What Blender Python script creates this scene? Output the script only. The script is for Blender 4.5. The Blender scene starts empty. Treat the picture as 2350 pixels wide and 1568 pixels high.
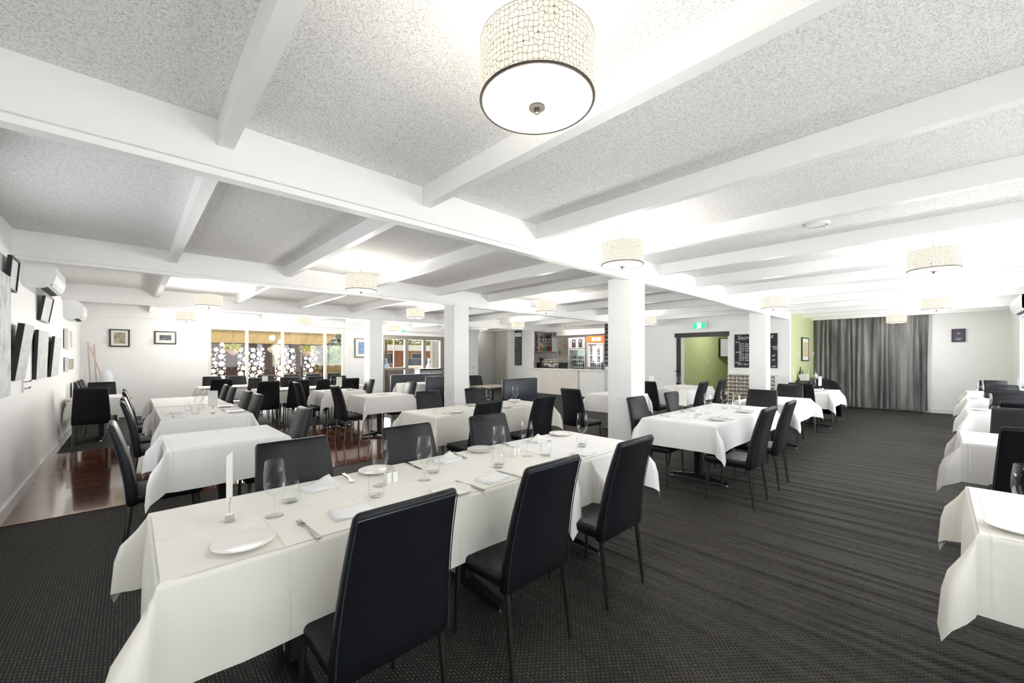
import bpy, bmesh, math, random
from mathutils import Vector, Matrix
from mathutils.geometry import delaunay_2d_cdt

random.seed(7)
SC = bpy.context.scene
COL = SC.collection
R = math.radians

# ------------------------------------------------------------------ camera
HC = 1.45                                   # eye height
YAW = 46.509                                # viewing direction, degrees from the X axis
cd = bpy.data.cameras.new('camera')
cd.sensor_fit = 'HORIZONTAL'; cd.sensor_width = 36.0
cd.lens = 924.0 / 2350.0 * 36.0
cd.shift_y = 36.0 / 2350.0
cd.clip_start = 0.02; cd.clip_end = 300
cam = bpy.data.objects.new('camera', cd); COL.objects.link(cam)
cam.location = (0, 0, HC); cam.rotation_euler = (R(90), 0, R(YAW - 90))
SC.camera = cam

# ------------------------------------------------------------------ world, sun, daylight, exposure
w = bpy.data.worlds.new('world'); SC.world = w; w.use_nodes = True
bg = w.node_tree.nodes['Background']
bg.inputs[0].default_value = (0.93, 0.96, 1.0, 1); bg.inputs[1].default_value = 1.05
sd = bpy.data.lights.new('sun', 'SUN'); sd.energy = 6.0; sd.angle = R(1.5); sd.color = (1, .93, .78)
so = bpy.data.objects.new('sun', sd); COL.objects.link(so); so.rotation_euler = (0, R(44), 0)

RW = [(-.45, 2.15), (2.55, 5.15), (5.55, 8.15), (8.55, 10.95), (11.25, 13.5)]   # window openings in the right wall (X ranges)
RZ = (.82, 2.3)
for a, b in RW:                                                                # daylight coming in at each opening
    ld = bpy.data.lights.new('daylight', 'AREA'); ld.shape = 'RECTANGLE'
    ld.size = b - a; ld.size_y = RZ[1] - RZ[0]; ld.energy = (47 if a < 4.5 else 104) * (b - a) / 2.6; ld.color = (.92, .96, 1)
    lo = bpy.data.objects.new('daylight', ld); COL.objects.link(lo)
    lo.location = ((a + b) / 2, -1.42, sum(RZ) / 2); lo.rotation_euler = (R(90), 0, 0)
for a, b in [(1.53, 5.15), (6.5, 9.1)]:
    ld = bpy.data.lights.new('daylight', 'AREA'); ld.shape = 'RECTANGLE'
    ld.size = b - a; ld.size_y = 1.9; ld.energy = 320; ld.color = (1, .98, .94)
    lo = bpy.data.objects.new('daylight', ld); COL.objects.link(lo)
    lo.location = ((a + b) / 2, 13.75, 1.25); lo.rotation_euler = (R(-90), 0, 0)
FILL_WIN = (2.85, 5.3)                                                              # unseen window added in the left wall to let in fill light
ld = bpy.data.lights.new('daylight', 'AREA'); ld.shape = 'RECTANGLE'; ld.size = FILL_WIN[1] - FILL_WIN[0]; ld.size_y = RZ[1] - RZ[0]; ld.energy = 28; ld.color = (.94, .97, 1)
lo = bpy.data.objects.new('daylight', ld); COL.objects.link(lo); lo.location = (-1.06, sum(FILL_WIN) / 2, sum(RZ) / 2); lo.rotation_euler = (R(90), 0, R(-90))  # fill light shining in through the added left opening
PENDANT_W, PENDANT_DOWN_W = 19.0, 12.5

vs = SC.view_settings
vs.view_transform = 'Standard'; vs.look = 'None'; vs.gamma = 1; vs.exposure = 0.0; vs.use_curve_mapping = False
SC.cycles.use_denoising = True
SC.cycles.max_bounces = 7; SC.cycles.diffuse_bounces = 5; SC.cycles.glossy_bounces = 4; SC.cycles.transparent_max_bounces = 10
SC.cycles.use_adaptive_sampling = True; SC.cycles.adaptive_threshold = .10; SC.cycles.adaptive_min_samples = 12
SC.cycles.sample_clamp_indirect = 6.0
SC.cycles.caustics_reflective = False; SC.cycles.caustics_refractive = False

# ------------------------------------------------------------------ materials
M = {}
def nodes(name):
    m = bpy.data.materials.new(name); m.use_nodes = True; M[name] = m
    nt = m.node_tree; return m, nt, nt.nodes['Principled BSDF']
def N(nt, kind, **kw):
    n = nt.nodes.new(kind)
    for k, v in kw.items(): setattr(n, k, v)
    return n
def L(nt, a, b): nt.links.new(a, b)
def plain(name, col, rough=.5, metal=0., spec=None, noise=0., nscale=20., bump=0., bscale=None, coat=0.):
    """plain principled material with an optional procedural mottling and fine relief"""
    m, nt, p = nodes(name)
    p.inputs['Base Color'].default_value = (*col, 1); p.inputs['Roughness'].default_value = rough
    p.inputs['Metallic'].default_value = metal
    if spec is not None: p.inputs['Specular IOR Level'].default_value = spec
    if coat: p.inputs['Coat Weight'].default_value = coat
    if noise or bump:
        tc = N(nt, 'ShaderNodeTexCoord')
        if noise:
            t = N(nt, 'ShaderNodeTexNoise'); t.inputs['Scale'].default_value = nscale; t.inputs['Detail'].default_value = 3
            L(nt, tc.outputs['Object'], t.inputs['Vector'])
            r = N(nt, 'ShaderNodeMix', data_type='RGBA')
            r.inputs['A'].default_value = (*[c * (1 - noise) for c in col], 1)
            r.inputs['B'].default_value = (*[min(1, c * (1 + noise)) for c in col], 1)
            L(nt, t.outputs['Fac'], r.inputs['Factor']); L(nt, r.outputs['Result'], p.inputs['Base Color'])
        if bump:
            t2 = N(nt, 'ShaderNodeTexNoise'); t2.inputs['Scale'].default_value = bscale or nscale; t2.inputs['Detail'].default_value = 4
            L(nt, tc.outputs['Object'], t2.inputs['Vector'])
            b = N(nt, 'ShaderNodeBump'); b.inputs['Strength'].default_value = bump; b.inputs['Distance'].default_value = .01
            L(nt, t2.outputs['Fac'], b.inputs['Height']); L(nt, b.outputs['Normal'], p.inputs['Normal'])
    return m
def emit(name, col, s):
    m, nt, p = nodes(name)
    p.inputs['Base Color'].default_value = (*col, 1); p.inputs['Emission Color'].default_value = (*col, 1)
    p.inputs['Emission Strength'].default_value = s
    return m

plain('wall', (.90, .90, .89), .55, noise=.02, nscale=3, bump=.12, bscale=60)
plain('beam', (.90, .90, .89), .42, noise=.015, nscale=6, bump=.1, bscale=45)
plain('leather', (.007, .008, .010), .40, spec=.30, bump=.10, bscale=260, noise=.2, nscale=8)
plain('leather_grey', (.028, .037, .052), .38, bump=.1, bscale=200)
plain('chair_leg', (.20, .19, .175), .28, metal=1.)
plain('black_metal', (.012, .012, .013), .35)
plain('chrome', (.7, .7, .7), .15, metal=1.)
plain('finial', (.06, .05, .04), .35)
plain('steel', (.62, .61, .59), .22, metal=1.)
plain('ceramic', (.86, .85, .81), .12, coat=.4)
plain('napkin', (.86, .86, .86), .8, bump=.15, bscale=300)
plain('white_plastic', (.86, .87, .87), .3)
plain('dark_slot', (.02, .02, .02), .6)
plain('timber_top', (.5, .42, .33), .4, noise=.15, nscale=14)
plain('door_frame', (.014, .014, .015), .4)
plain('green_wall', (.62, .68, .38), .55, noise=.04, nscale=3, bump=.1, bscale=50)
plain('grey_wall', (.62, .61, .58), .6, noise=.03, nscale=3)
plain('alu', (.25, .23, .195), .45, metal=.2)
plain('bar_beige', (.80, .75, .68), .5, noise=.02, nscale=4)
plain('counter', (.86, .85, .82), .25)
plain('canvas_side', (.02, .02, .022), .6)
plain('frame_black', (.015, .015, .015), .35)
plain('mat_board', (.82, .80, .75), .8)
plain('card', (.80, .79, .74), .7)
plain('card_grey', (.55, .55, .53), .6)
plain('chalk', (.82, .82, .80), .9)
plain('fridge_white', (.83, .84, .84), .3)
plain('purple', (.09, .06, .12), .5, noise=.3, nscale=30)
plain('rack_wood', (.72, .67, .58), .6, noise=.12, nscale=30)
plain('bottle_green', (.02, .06, .02), .15, coat=.5)
plain('bottle_brown', (.06, .025, .01), .15, coat=.5)
plain('bottle_clear', (.45, .48, .46), .15, coat=.5)
plain('label_white', (.8, .8, .75), .6)
plain('pole_pink', (.62, .5, .46), .5)
plain('wrap', (.75, .77, .8), .3)
plain('roof_timber', (.74, .62, .40), .7, noise=.18, nscale=7)
def mat_sheet():
    m = bpy.data.materials.new('roof_sheet'); m.use_nodes = True; M['roof_sheet'] = m; nt = m.node_tree; nt.nodes.clear()
    o = N(nt, 'ShaderNodeOutputMaterial'); mx = N(nt, 'ShaderNodeMixShader'); mx.inputs[0].default_value = .55
    tc = N(nt, 'ShaderNodeTexCoord'); t = N(nt, 'ShaderNodeTexNoise'); t.inputs['Scale'].default_value = 5; L(nt, tc.outputs['Object'], t.inputs['Vector'])
    c = N(nt, 'ShaderNodeMix', data_type='RGBA'); c.inputs['A'].default_value = (.80, .66, .40, 1); c.inputs['B'].default_value = (.95, .86, .62, 1); L(nt, t.outputs['Fac'], c.inputs['Factor'])
    d = N(nt, 'ShaderNodeBsdfDiffuse'); tr = N(nt, 'ShaderNodeBsdfTranslucent'); L(nt, c.outputs['Result'], d.inputs[0]); L(nt, c.outputs['Result'], tr.inputs[0])
    L(nt, d.outputs[0], mx.inputs[1]); L(nt, tr.outputs[0], mx.inputs[2]); L(nt, mx.outputs[0], o.inputs[0])
mat_sheet()
plain('screen_brown', (.05, .013, .006), .5, noise=.35, nscale=5)
plain('post_white', (.8, .78, .72), .6)
plain('terracotta', (.62, .42, .33), .8)
plain('lantern', (.72, .66, .50), .8, noise=.1, nscale=20)
plain('yellow_flower', (.85, .75, .06), .7, noise=.25, nscale=9)
plain('leaf', (.20, .34, .03), .7, noise=.4, nscale=6)
plain('leaf_grey', (.26, .27, .17), .8, noise=.4, nscale=6)
plain('leaf_yellow', (.42, .40, .05), .8, noise=.4, nscale=5)
plain('bark', (.10, .07, .05), .9)
plain('bamboo', (.42, .29, .13), .8, noise=.3, nscale=12)
plain('paving', (.55, .51, .46), .9, noise=.1, nscale=2)
plain('brick_red', (.40, .17, .08), .85, noise=.2, nscale=6)
plain('fascia', (.8, .76, .68), .7)
plain('car_paint', (.82, .82, .82), .2, coat=.6)
plain('car_glass', (.03, .035, .04), .08)
plain('rubber', (.015, .015, .015), .8)
plain('pot_metal', (.6, .6, .6), .2, metal=1.)
plain('skirting', (.8, .8, .79), .5)
plain('art_blue', (.20, .33, .52), .6, noise=.55, nscale=9)
plain('grey_panel', (.35, .34, .33), .6)
plain('dark_timber', (.05, .035, .025), .5)
for i, c in enumerate([(.62, .10, .42), (.75, .60, .05), (.45, .42, .05), (.12, .45, .30), (.02, .22, .30), (.40, .02, .10), (.35, .03, .05), (.65, .20, .03)]):
    plain('tin_%d' % i, c, .35)
emit('diffuser', (1, .965, .90), .80); M['diffuser'].node_tree.nodes['Principled BSDF'].inputs['Base Color'].default_value = (.22, .215, .2, 1)
emit('bulb', (1, .86, .66), 6)
emit('exit_green', (.03, .60, .28), 0.75)
emit('exit_white', (1, 1, 1), 0.72)
emit('fridge_header', (1, .17, .02), 0.75)
emit('fridge_header_text', (1, .85, .5), 0.88)
emit('fridge_glow', (.80, .90, 1.0), 0.72)
emit('fridge_glow_green', (.72, .92, .82), 0.61)
emit('tv_screen', (.45, .47, .48), 0.40)

def mat_ceiling():
    m, nt, p = nodes('ceiling'); tc = N(nt, 'ShaderNodeTexCoord')
    t = N(nt, 'ShaderNodeTexNoise'); t.inputs['Scale'].default_value = 150; t.inputs['Detail'].default_value = 2.5; t.inputs['Roughness'].default_value = .6
    L(nt, tc.outputs['Object'], t.inputs['Vector'])
    cr = N(nt, 'ShaderNodeValToRGB')
    cr.color_ramp.elements[0].position = .30; cr.color_ramp.elements[0].color = (.55, .545, .54, 1)
    cr.color_ramp.elements[1].position = .54; cr.color_ramp.elements[1].color = (.93, .925, .915, 1)
    L(nt, t.outputs['Fac'], cr.inputs['Fac']); L(nt, cr.outputs['Color'], p.inputs['Base Color'])
    b = N(nt, 'ShaderNodeBump'); b.inputs['Strength'].default_value = .6; b.inputs['Distance'].default_value = .008
    L(nt, t.outputs['Fac'], b.inputs['Height']); L(nt, b.outputs['Normal'], p.inputs['Normal'])
    p.inputs['Roughness'].default_value = .85
mat_ceiling()

def mat_brickpaint(name, col, sc=1.0):
    m, nt, p = nodes(name); tc = N(nt, 'ShaderNodeTexCoord')
    sx = N(nt, 'ShaderNodeSeparateXYZ'); L(nt, tc.outputs['Object'], sx.inputs[0])
    ad = N(nt, 'ShaderNodeMath', operation='ADD'); L(nt, sx.outputs['X'], ad.inputs[0]); L(nt, sx.outputs['Y'], ad.inputs[1])
    cb = N(nt, 'ShaderNodeCombineXYZ'); L(nt, ad.outputs[0], cb.inputs['X']); L(nt, sx.outputs['Z'], cb.inputs['Y'])
    br = N(nt, 'ShaderNodeTexBrick'); br.inputs['Scale'].default_value = 1; br.inputs['Brick Width'].default_value = .24; br.inputs['Row Height'].default_value = .086
    br.inputs['Mortar Size'].default_value = .006; br.inputs['Mortar Smooth'].default_value = .6
    br.inputs['Color1'].default_value = (*col, 1); br.inputs['Color2'].default_value = (*[c * .985 for c in col], 1); br.inputs['Mortar'].default_value = (*[c * .975 for c in col], 1)
    L(nt, cb.outputs[0], br.inputs['Vector']); L(nt, br.outputs['Color'], p.inputs['Base Color'])
    b = N(nt, 'ShaderNodeBump', invert=True); b.inputs['Strength'].default_value = .12; b.inputs['Distance'].default_value = .003
    L(nt, br.outputs['Fac'], b.inputs['Height']); L(nt, b.outputs['Normal'], p.inputs['Normal'])
    p.inputs['Roughness'].default_value = .5
mat_brickpaint('brick_white', (.89, .89, .88))

def mat_carpet():
    m, nt, p = nodes('carpet'); tc = N(nt, 'ShaderNodeTexCoord')
    br = N(nt, 'ShaderNodeTexBrick'); br.inputs['Scale'].default_value = 1
    br.inputs['Brick Width'].default_value = .026; br.inputs['Row Height'].default_value = .0155
    br.inputs['Mortar Size'].default_value = .0052; br.inputs['Mortar Smooth'].default_value = .35; br.offset = .5
    br.inputs['Color1'].default_value = (.10, .084, .062, 1); br.inputs['Color2'].default_value = (.036, .033, .029, 1)
    br.inputs['Mortar'].default_value = (.0065, .006, .0056, 1)
    mp = N(nt, 'ShaderNodeMapping'); mp.inputs['Rotation'].default_value = (0, 0, R(90))
    L(nt, tc.outputs['Object'], mp.inputs['Vector']); L(nt, mp.outputs[0], br.inputs['Vector'])
    L(nt, br.outputs['Color'], p.inputs['Base Color'])
    # ripples in the loose-laid carpet, running along Y
    m2 = N(nt, 'ShaderNodeMapping'); m2.inputs['Scale'].default_value = (3.2, .16, 1); L(nt, tc.outputs['Object'], m2.inputs['Vector'])
    t = N(nt, 'ShaderNodeTexNoise'); t.inputs['Scale'].default_value = 1.6; t.inputs['Detail'].default_value = 2; L(nt, m2.outputs[0], t.inputs['Vector'])
    sx = N(nt, 'ShaderNodeSeparateXYZ'); L(nt, tc.outputs['Object'], sx.inputs[0])
    mr = N(nt, 'ShaderNodeMapRange'); mr.inputs['From Min'].default_value = 1.4; mr.inputs['From Max'].default_value = 3.2; L(nt, sx.outputs['X'], mr.inputs['Value'])
    mry = N(nt, 'ShaderNodeMapRange'); mry.inputs['From Min'].default_value = 3.4; mry.inputs['From Max'].default_value = 1.6; L(nt, sx.outputs['Y'], mry.inputs['Value'])
    mu = N(nt, 'ShaderNodeMath', operation='MULTIPLY'); L(nt, t.outputs['Fac'], mu.inputs[0]); L(nt, mr.outputs[0], mu.inputs[1])
    mu2 = N(nt, 'ShaderNodeMath', operation='MULTIPLY'); L(nt, mu.outputs[0], mu2.inputs[0]); L(nt, mry.outputs[0], mu2.inputs[1])
    b = N(nt, 'ShaderNodeBump'); b.inputs['Strength'].default_value = 1.0; b.inputs['Distance'].default_value = .16
    L(nt, mu2.outputs[0], b.inputs['Height'])
    b2 = N(nt, 'ShaderNodeBump'); b2.inputs['Strength'].default_value = .35; b2.inputs['Distance'].default_value = .003
    L(nt, br.outputs['Fac'], b2.inputs['Height']); L(nt, b.outputs['Normal'], b2.inputs['Normal']); b2.invert = True
    L(nt, b2.outputs['Normal'], p.inputs['Normal'])
    p.inputs['Roughness'].default_value = .7; p.inputs['Specular IOR Level'].default_value = .4
mat_carpet()

def mat_plank(name, c1, c2):
    m, nt, p = nodes(name); tc = N(nt, 'ShaderNodeTexCoord')
    mp = N(nt, 'ShaderNodeMapping'); mp.inputs['Scale'].default_value = (2, 30, 30); L(nt, tc.outputs['Object'], mp.inputs['Vector'])
    t = N(nt, 'ShaderNodeTexNoise'); t.inputs['Scale'].default_value = 1.5; t.inputs['Detail'].default_value = 4; L(nt, mp.outputs[0], t.inputs['Vector'])
    mx = N(nt, 'ShaderNodeMix', data_type='RGBA'); mx.inputs['A'].default_value = (*c1, 1); mx.inputs['B'].default_value = (*c2, 1)
    L(nt, t.outputs['Fac'], mx.inputs['Factor']); L(nt, mx.outputs['Result'], p.inputs['Base Color'])
    b = N(nt, 'ShaderNodeBump'); b.inputs['Strength'].default_value = .16; b.inputs['Distance'].default_value = .004
    m3 = N(nt, 'ShaderNodeMapping'); m3.inputs['Scale'].default_value = (1.2, 9, 1); L(nt, tc.outputs['Object'], m3.inputs['Vector'])
    t3 = N(nt, 'ShaderNodeTexNoise'); t3.inputs['Scale'].default_value = 3; L(nt, m3.outputs[0], t3.inputs['Vector'])
    L(nt, t3.outputs['Fac'], b.inputs['Height']); L(nt, b.outputs['Normal'], p.inputs['Normal'])
    p.inputs['Roughness'].default_value = .13; p.inputs['Coat Weight'].default_value = .8; p.inputs['Coat Roughness'].default_value = .06
mat_plank('plank_a', (.115, .036, .018), (.20, .070, .036))
mat_plank('plank_b', (.14, .050, .026), (.25, .095, .05))
mat_plank('plank_c', (.09, .028, .016), (.16, .054, .030))

def mat_cloth(name, col):
    m, nt, p = nodes(name); tc = N(nt, 'ShaderNodeTexCoord'); p.inputs['Base Color'].default_value = (*col, 1)
    sx = N(nt, 'ShaderNodeSeparateXYZ'); L(nt, tc.outputs['Object'], sx.inputs[0])
    hs = []
    for ax in ('X', 'Y'):                              # ironed fold lines every 38 cm
        a = N(nt, 'ShaderNodeMath', operation='MULTIPLY_ADD'); a.inputs[1].default_value = 1 / .38; a.inputs[2].default_value = .5; L(nt, sx.outputs[ax], a.inputs[0])
        f = N(nt, 'ShaderNodeMath', operation='FRACT'); L(nt, a.outputs[0], f.inputs[0])
        s = N(nt, 'ShaderNodeMath', operation='SUBTRACT'); s.inputs[1].default_value = .5; L(nt, f.outputs[0], s.inputs[0])
        ab = N(nt, 'ShaderNodeMath', operation='ABSOLUTE'); L(nt, s.outputs[0], ab.inputs[0])
        mr = N(nt, 'ShaderNodeMapRange'); mr.inputs['From Max'].default_value = .022; mr.inputs['To Min'].default_value = 1; mr.inputs['To Max'].default_value = 0
        L(nt, ab.outputs[0], mr.inputs['Value']); hs.append(mr)
    mx = N(nt, 'ShaderNodeMath', operation='MAXIMUM'); L(nt, hs[0].outputs[0], mx.inputs[0]); L(nt, hs[1].outputs[0], mx.inputs[1])
    t = N(nt, 'ShaderNodeTexNoise'); t.inputs['Scale'].default_value = 7; t.inputs['Detail'].default_value = 3; L(nt, tc.outputs['Object'], t.inputs['Vector'])
    ad = N(nt, 'ShaderNodeMath', operation='MULTIPLY_ADD'); ad.inputs[1].default_value = 1.6; L(nt, t.outputs['Fac'], ad.inputs[0]); L(nt, mx.outputs[0], ad.inputs[2])
    b = N(nt, 'ShaderNodeBump'); b.inputs['Strength'].default_value = .5; b.inputs['Distance'].default_value = .005
    L(nt, ad.outputs[0], b.inputs['Height'])
    L(nt, b.outputs['Normal'], p.inputs['Normal']); p.inputs['Roughness'].default_value = .75
    p.inputs['Sheen Weight'].default_value = .15
mat_cloth('cloth', (.84, .83, .81))
mat_cloth('cloth_cream', (.83, .81, .74))
mat_cloth('cloth_grey', (.64, .61, .58))

def mat_glass(name, edge=.55, base=.0):
    m = bpy.data.materials.new(name); m.use_nodes = True; M[name] = m; nt = m.node_tree; nt.nodes.clear()
    o = N(nt, 'ShaderNodeOutputMaterial'); mx = N(nt, 'ShaderNodeMixShader'); tr = N(nt, 'ShaderNodeBsdfTransparent'); gl = N(nt, 'ShaderNodeBsdfGlossy')
    tr.inputs[0].default_value = (.992, .995, .993, 1); gl.inputs['Roughness'].default_value = .03
    lw = N(nt, 'ShaderNodeLayerWeight'); lw.inputs['Blend'].default_value = .22
    mr = N(nt, 'ShaderNodeMapRange'); mr.inputs['To Min'].default_value = base; mr.inputs['To Max'].default_value = edge
    L(nt, lw.outputs['Facing'], mr.inputs['Value']); L(nt, mr.outputs[0], mx.inputs[0])
    L(nt, tr.outputs[0], mx.inputs[1]); L(nt, gl.outputs[0], mx.inputs[2]); L(nt, mx.outputs[0], o.inputs[0])
mat_glass('glass'); mat_glass('pane', .35, .03)

def mat_shade():
    m, nt, p = nodes('shade')
    uv = N(nt, 'ShaderNodeUVMap'); mp = N(nt, 'ShaderNodeMapping'); mp.inputs['Scale'].default_value = (64, 52, 1); L(nt, uv.outputs[0], mp.inputs['Vector'])
    v1 = N(nt, 'ShaderNodeTexVoronoi', voronoi_dimensions='2D', distance='CHEBYCHEV', feature='F1')
    v2 = N(nt, 'ShaderNodeTexVoronoi', voronoi_dimensions='2D', distance='CHEBYCHEV', feature='F2')
    for v in (v1, v2): v.inputs['Scale'].default_value = 1; v.inputs['Randomness'].default_value = .62; L(nt, mp.outputs[0], v.inputs['Vector'])
    s = N(nt, 'ShaderNodeMath', operation='SUBTRACT'); L(nt, v2.outputs['Distance'], s.inputs[0]); L(nt, v1.outputs['Distance'], s.inputs[1])
    mr = N(nt, 'ShaderNodeMapRange'); mr.inputs['From Min'].default_value = .035; mr.inputs['From Max'].default_value = .11; L(nt, s.outputs[0], mr.inputs['Value'])
    t = N(nt, 'ShaderNodeTexNoise'); t.inputs['Scale'].default_value = 5; L(nt, uv.outputs[0], t.inputs['Vector'])
    c = N(nt, 'ShaderNodeMix', data_type='RGBA'); c.inputs['A'].default_value = (.9, .83, .62, 1); c.inputs['B'].default_value = (1, .97, .90, 1); L(nt, t.outputs['Fac'], c.inputs['Factor'])
    c2 = N(nt, 'ShaderNodeMix', data_type='RGBA'); c2.inputs['A'].default_value = (.13, .10, .045, 1); L(nt, c.outputs['Result'], c2.inputs['B']); L(nt, mr.outputs[0], c2.inputs['Factor'])
    p.inputs['Base Color'].default_value = (.10, .09, .07, 1); L(nt, c2.outputs['Result'], p.inputs['Emission Color']); p.inputs['Emission Strength'].default_value = 1.02
    p.inputs['Roughness'].default_value = .6
mat_shade()

def mat_curtain():
    m, nt, p = nodes('curtain'); tc = N(nt, 'ShaderNodeTexCoord')
    mp = N(nt, 'ShaderNodeMapping'); mp.inputs['Scale'].default_value = (3, 3.2, .6); L(nt, tc.outputs['Object'], mp.inputs['Vector'])
    t = N(nt, 'ShaderNodeTexNoise'); t.inputs['Scale'].default_value = 1; t.inputs['Detail'].default_value = 3; L(nt, mp.outputs[0], t.inputs['Vector'])
    cr = N(nt, 'ShaderNodeValToRGB'); cr.color_ramp.elements[0].position = .35; cr.color_ramp.elements[0].color = (.075, .075, .077, 1)
    cr.color_ramp.elements[1].position = .7; cr.color_ramp.elements[1].color = (.30, .295, .29, 1)
    L(nt, t.outputs['Fac'], cr.inputs['Fac']); L(nt, cr.outputs['Color'], p.inputs['Base Color']); p.inputs['Roughness'].default_value = .5
    p.inputs['Sheen Weight'].default_value = .6
mat_curtain()

def mat_art(name, cols, sc=(3, 3, 3), rough=.7):
    m, nt, p = nodes(name); tc = N(nt, 'ShaderNodeTexCoord')
    mp = N(nt, 'ShaderNodeMapping'); mp.inputs['Scale'].default_value = sc; L(nt, tc.outputs['Object'], mp.inputs['Vector'])
    t = N(nt, 'ShaderNodeTexNoise'); t.inputs['Scale'].default_value = 1.6; t.inputs['Detail'].default_value = 6; t.inputs['Roughness'].default_value = .65; L(nt, mp.outputs[0], t.inputs['Vector'])
    cr = N(nt, 'ShaderNodeValToRGB'); el = cr.color_ramp.elements
    el[0].position = .3; el[0].color = (*cols[0], 1); el[1].position = .7; el[1].color = (*cols[-1], 1)
    for i, c in enumerate(cols[1:-1]):
        e = el.new(.3 + .4 * (i + 1) / (len(cols) - 1)); e.color = (*c, 1)
    L(nt, t.outputs['Fac'], cr.inputs['Fac']); L(nt, cr.outputs['Color'], p.inputs['Base Color']); p.inputs['Roughness'].default_value = rough
mat_art('art_pale', [(.52, .53, .56), (.68, .69, .70), (.80, .79, .77)], (3, 2, 9))
mat_art('art_birch', [(.30, .30, .32), (.70, .71, .72), (.83, .83, .82)], (4, 30, 3))
mat_art('art_grey', [(.62, .62, .63), (.78, .78, .78)], (3, 3, 3))
mat_art('art_sepia', [(.05, .045, .035), (.35, .31, .22), (.66, .61, .48)], (6, 6, 9))
mat_art('art_dark', [(.02, .02, .022), (.10, .10, .11), (.35, .36, .38)], (7, 7, 10))
mat_art('art_abstract', [(.10, .16, .38), (.55, .60, .55), (.80, .50, .10), (.70, .66, .55)], (4, 4, 4))
mat_art('art_poster', [(.50, .44, .36), (.66, .62, .54), (.70, .67, .60)], (7, 7, 7))
mat_art('board_black', [(.018, .018, .019), (.03, .03, .031)], (3, 3, 3))

# ------------------------------------------------------------------ mesh helpers
class MB:
    def __init__(s): s.v = []; s.f = []; s.uv = None
    def add(s, vs_, fs):
        o = len(s.v); s.v += [tuple(q) for q in vs_]; s.f += [tuple(i + o for i in q) for q in fs]; return s
    def box(s, x0, x1, y0, y1, z0, z1):
        return s.add([(x0, y0, z0), (x1, y0, z0), (x1, y1, z0), (x0, y1, z0), (x0, y0, z1), (x1, y0, z1), (x1, y1, z1), (x0, y1, z1)],
                     [(0, 3, 2, 1), (4, 5, 6, 7), (0, 1, 5, 4), (1, 2, 6, 5), (2, 3, 7, 6), (3, 0, 4, 7)])
    def loft(s, rings, cap0=True, cap1=True, closed=True):
        n = len(rings[0]); o = len(s.v)
        for r in rings: s.v += [tuple(q) for q in r]
        m = n if closed else n - 1
        for j in range(len(rings) - 1):
            for i in range(m):
                a = o + j * n + i; b = o + j * n + (i + 1) % n
                s.f.append((a, b, b + n, a + n))
        if cap0: s.f.append(tuple(o + i for i in reversed(range(n))))
        if cap1: s.f.append(tuple(o + (len(rings) - 1) * n + i for i in range(n)))
        return s
    def cyl(s, p0, p1, r0, r1=None, n=8, caps=True):
        if r1 is None: r1 = r0
        p0 = Vector(p0); p1 = Vector(p1); d = (p1 - p0).normalized()
        u = d.orthogonal().normalized(); w_ = d.cross(u)
        ring = lambda p, r: [p + (u * math.cos(2 * math.pi * i / n) + w_ * math.sin(2 * math.pi * i / n)) * r for i in range(n)]
        return s.loft([ring(p0, r0), ring(p1, r1)], caps, caps)
    def tube(s, pts, r, n=6):
        pts = [Vector(p) for p in pts]; rings = []
        for i, p in enumerate(pts):
            d = (pts[min(i + 1, len(pts) - 1)] - pts[max(i - 1, 0)]).normalized()
            ref = Vector((0, 0, 1)) if abs(d.z) < .95 else Vector((1, 0, 0))
            u = d.cross(ref).normalized(); w_ = d.cross(u)
            rr = r[i] if isinstance(r, (list, tuple)) else r
            rings.append([p + (u * math.cos(2 * math.pi * k / n) + w_ * math.sin(2 * math.pi * k / n)) * rr for k in range(n)])
        return s.loft(rings)
    def lathe(s, prof, n=20, c=(0, 0), caps=(False, False)):
        return s.loft([[(c[0] + r * math.cos(2 * math.pi * i / n), c[1] + r * math.sin(2 * math.pi * i / n), z) for i in range(n)] for r, z in prof], caps[0], caps[1])
    def mesh(s, name, smooth=False):
        me = bpy.data.meshes.new(name); me.from_pydata(s.v, [], s.f)
        if smooth:
            for p in me.polygons: p.use_smooth = True
        me.update(); return me
    def build(s, name, mat, parent=None, smooth=False, loc=None):
        me = s.mesh(name, smooth); me.materials.append(M[mat]); return put(name, me, parent, loc)
def put(name, me, parent=None, loc=None):
    o = bpy.data.objects.new(name, me); COL.objects.link(o)
    if parent is not None: o.parent = parent
    if loc is not None: o.location = loc
    return o
def B(*a): return MB().box(*a)
def rbox(x0, x1, y0, y1, z0, z1, r):
    """box with rounded vertical edges and softened top and bottom"""
    def ring(z, k):
        out = []
        for cx, cy, a0 in ((x1 - r, y1 - r, 0), (x0 + r, y1 - r, 90), (x0 + r, y0 + r, 180), (x1 - r, y0 + r, 270)):
            for t in (0, 30, 60, 90):
                out.append((cx + (r - k) * math.cos(R(a0 + t)), cy + (r - k) * math.sin(R(a0 + t)), z))
        return out
    q = min(r, (z1 - z0) / 2) * .5
    return MB().loft([ring(z0, q), ring(z0 + q, 0), ring(z1 - q, 0), ring(z1 - q * .3, q * .4), ring(z1, q)])
def tag(o, label=None, cat=None, group=None, kind=None):
    if label: o['label'] = label
    if cat: o['category'] = cat
    if group: o['group'] = group
    if kind: o['kind'] = kind
    return o
def thing(name, label, cat, loc=(0, 0, 0), rz=0, group=None):
    o = bpy.data.objects.new(name, None); COL.objects.link(o); o.empty_display_size = .1
    o.location = loc; o.rotation_euler = (0, 0, R(rz)); return tag(o, label, cat, group)
def struct(name, mb, mat, parent=None, label=None, smooth=False):
    o = mb.build(name, mat, parent, smooth)
    if parent is None: o['kind'] = 'structure'
    if label: o['label'] = label
    return o
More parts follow.
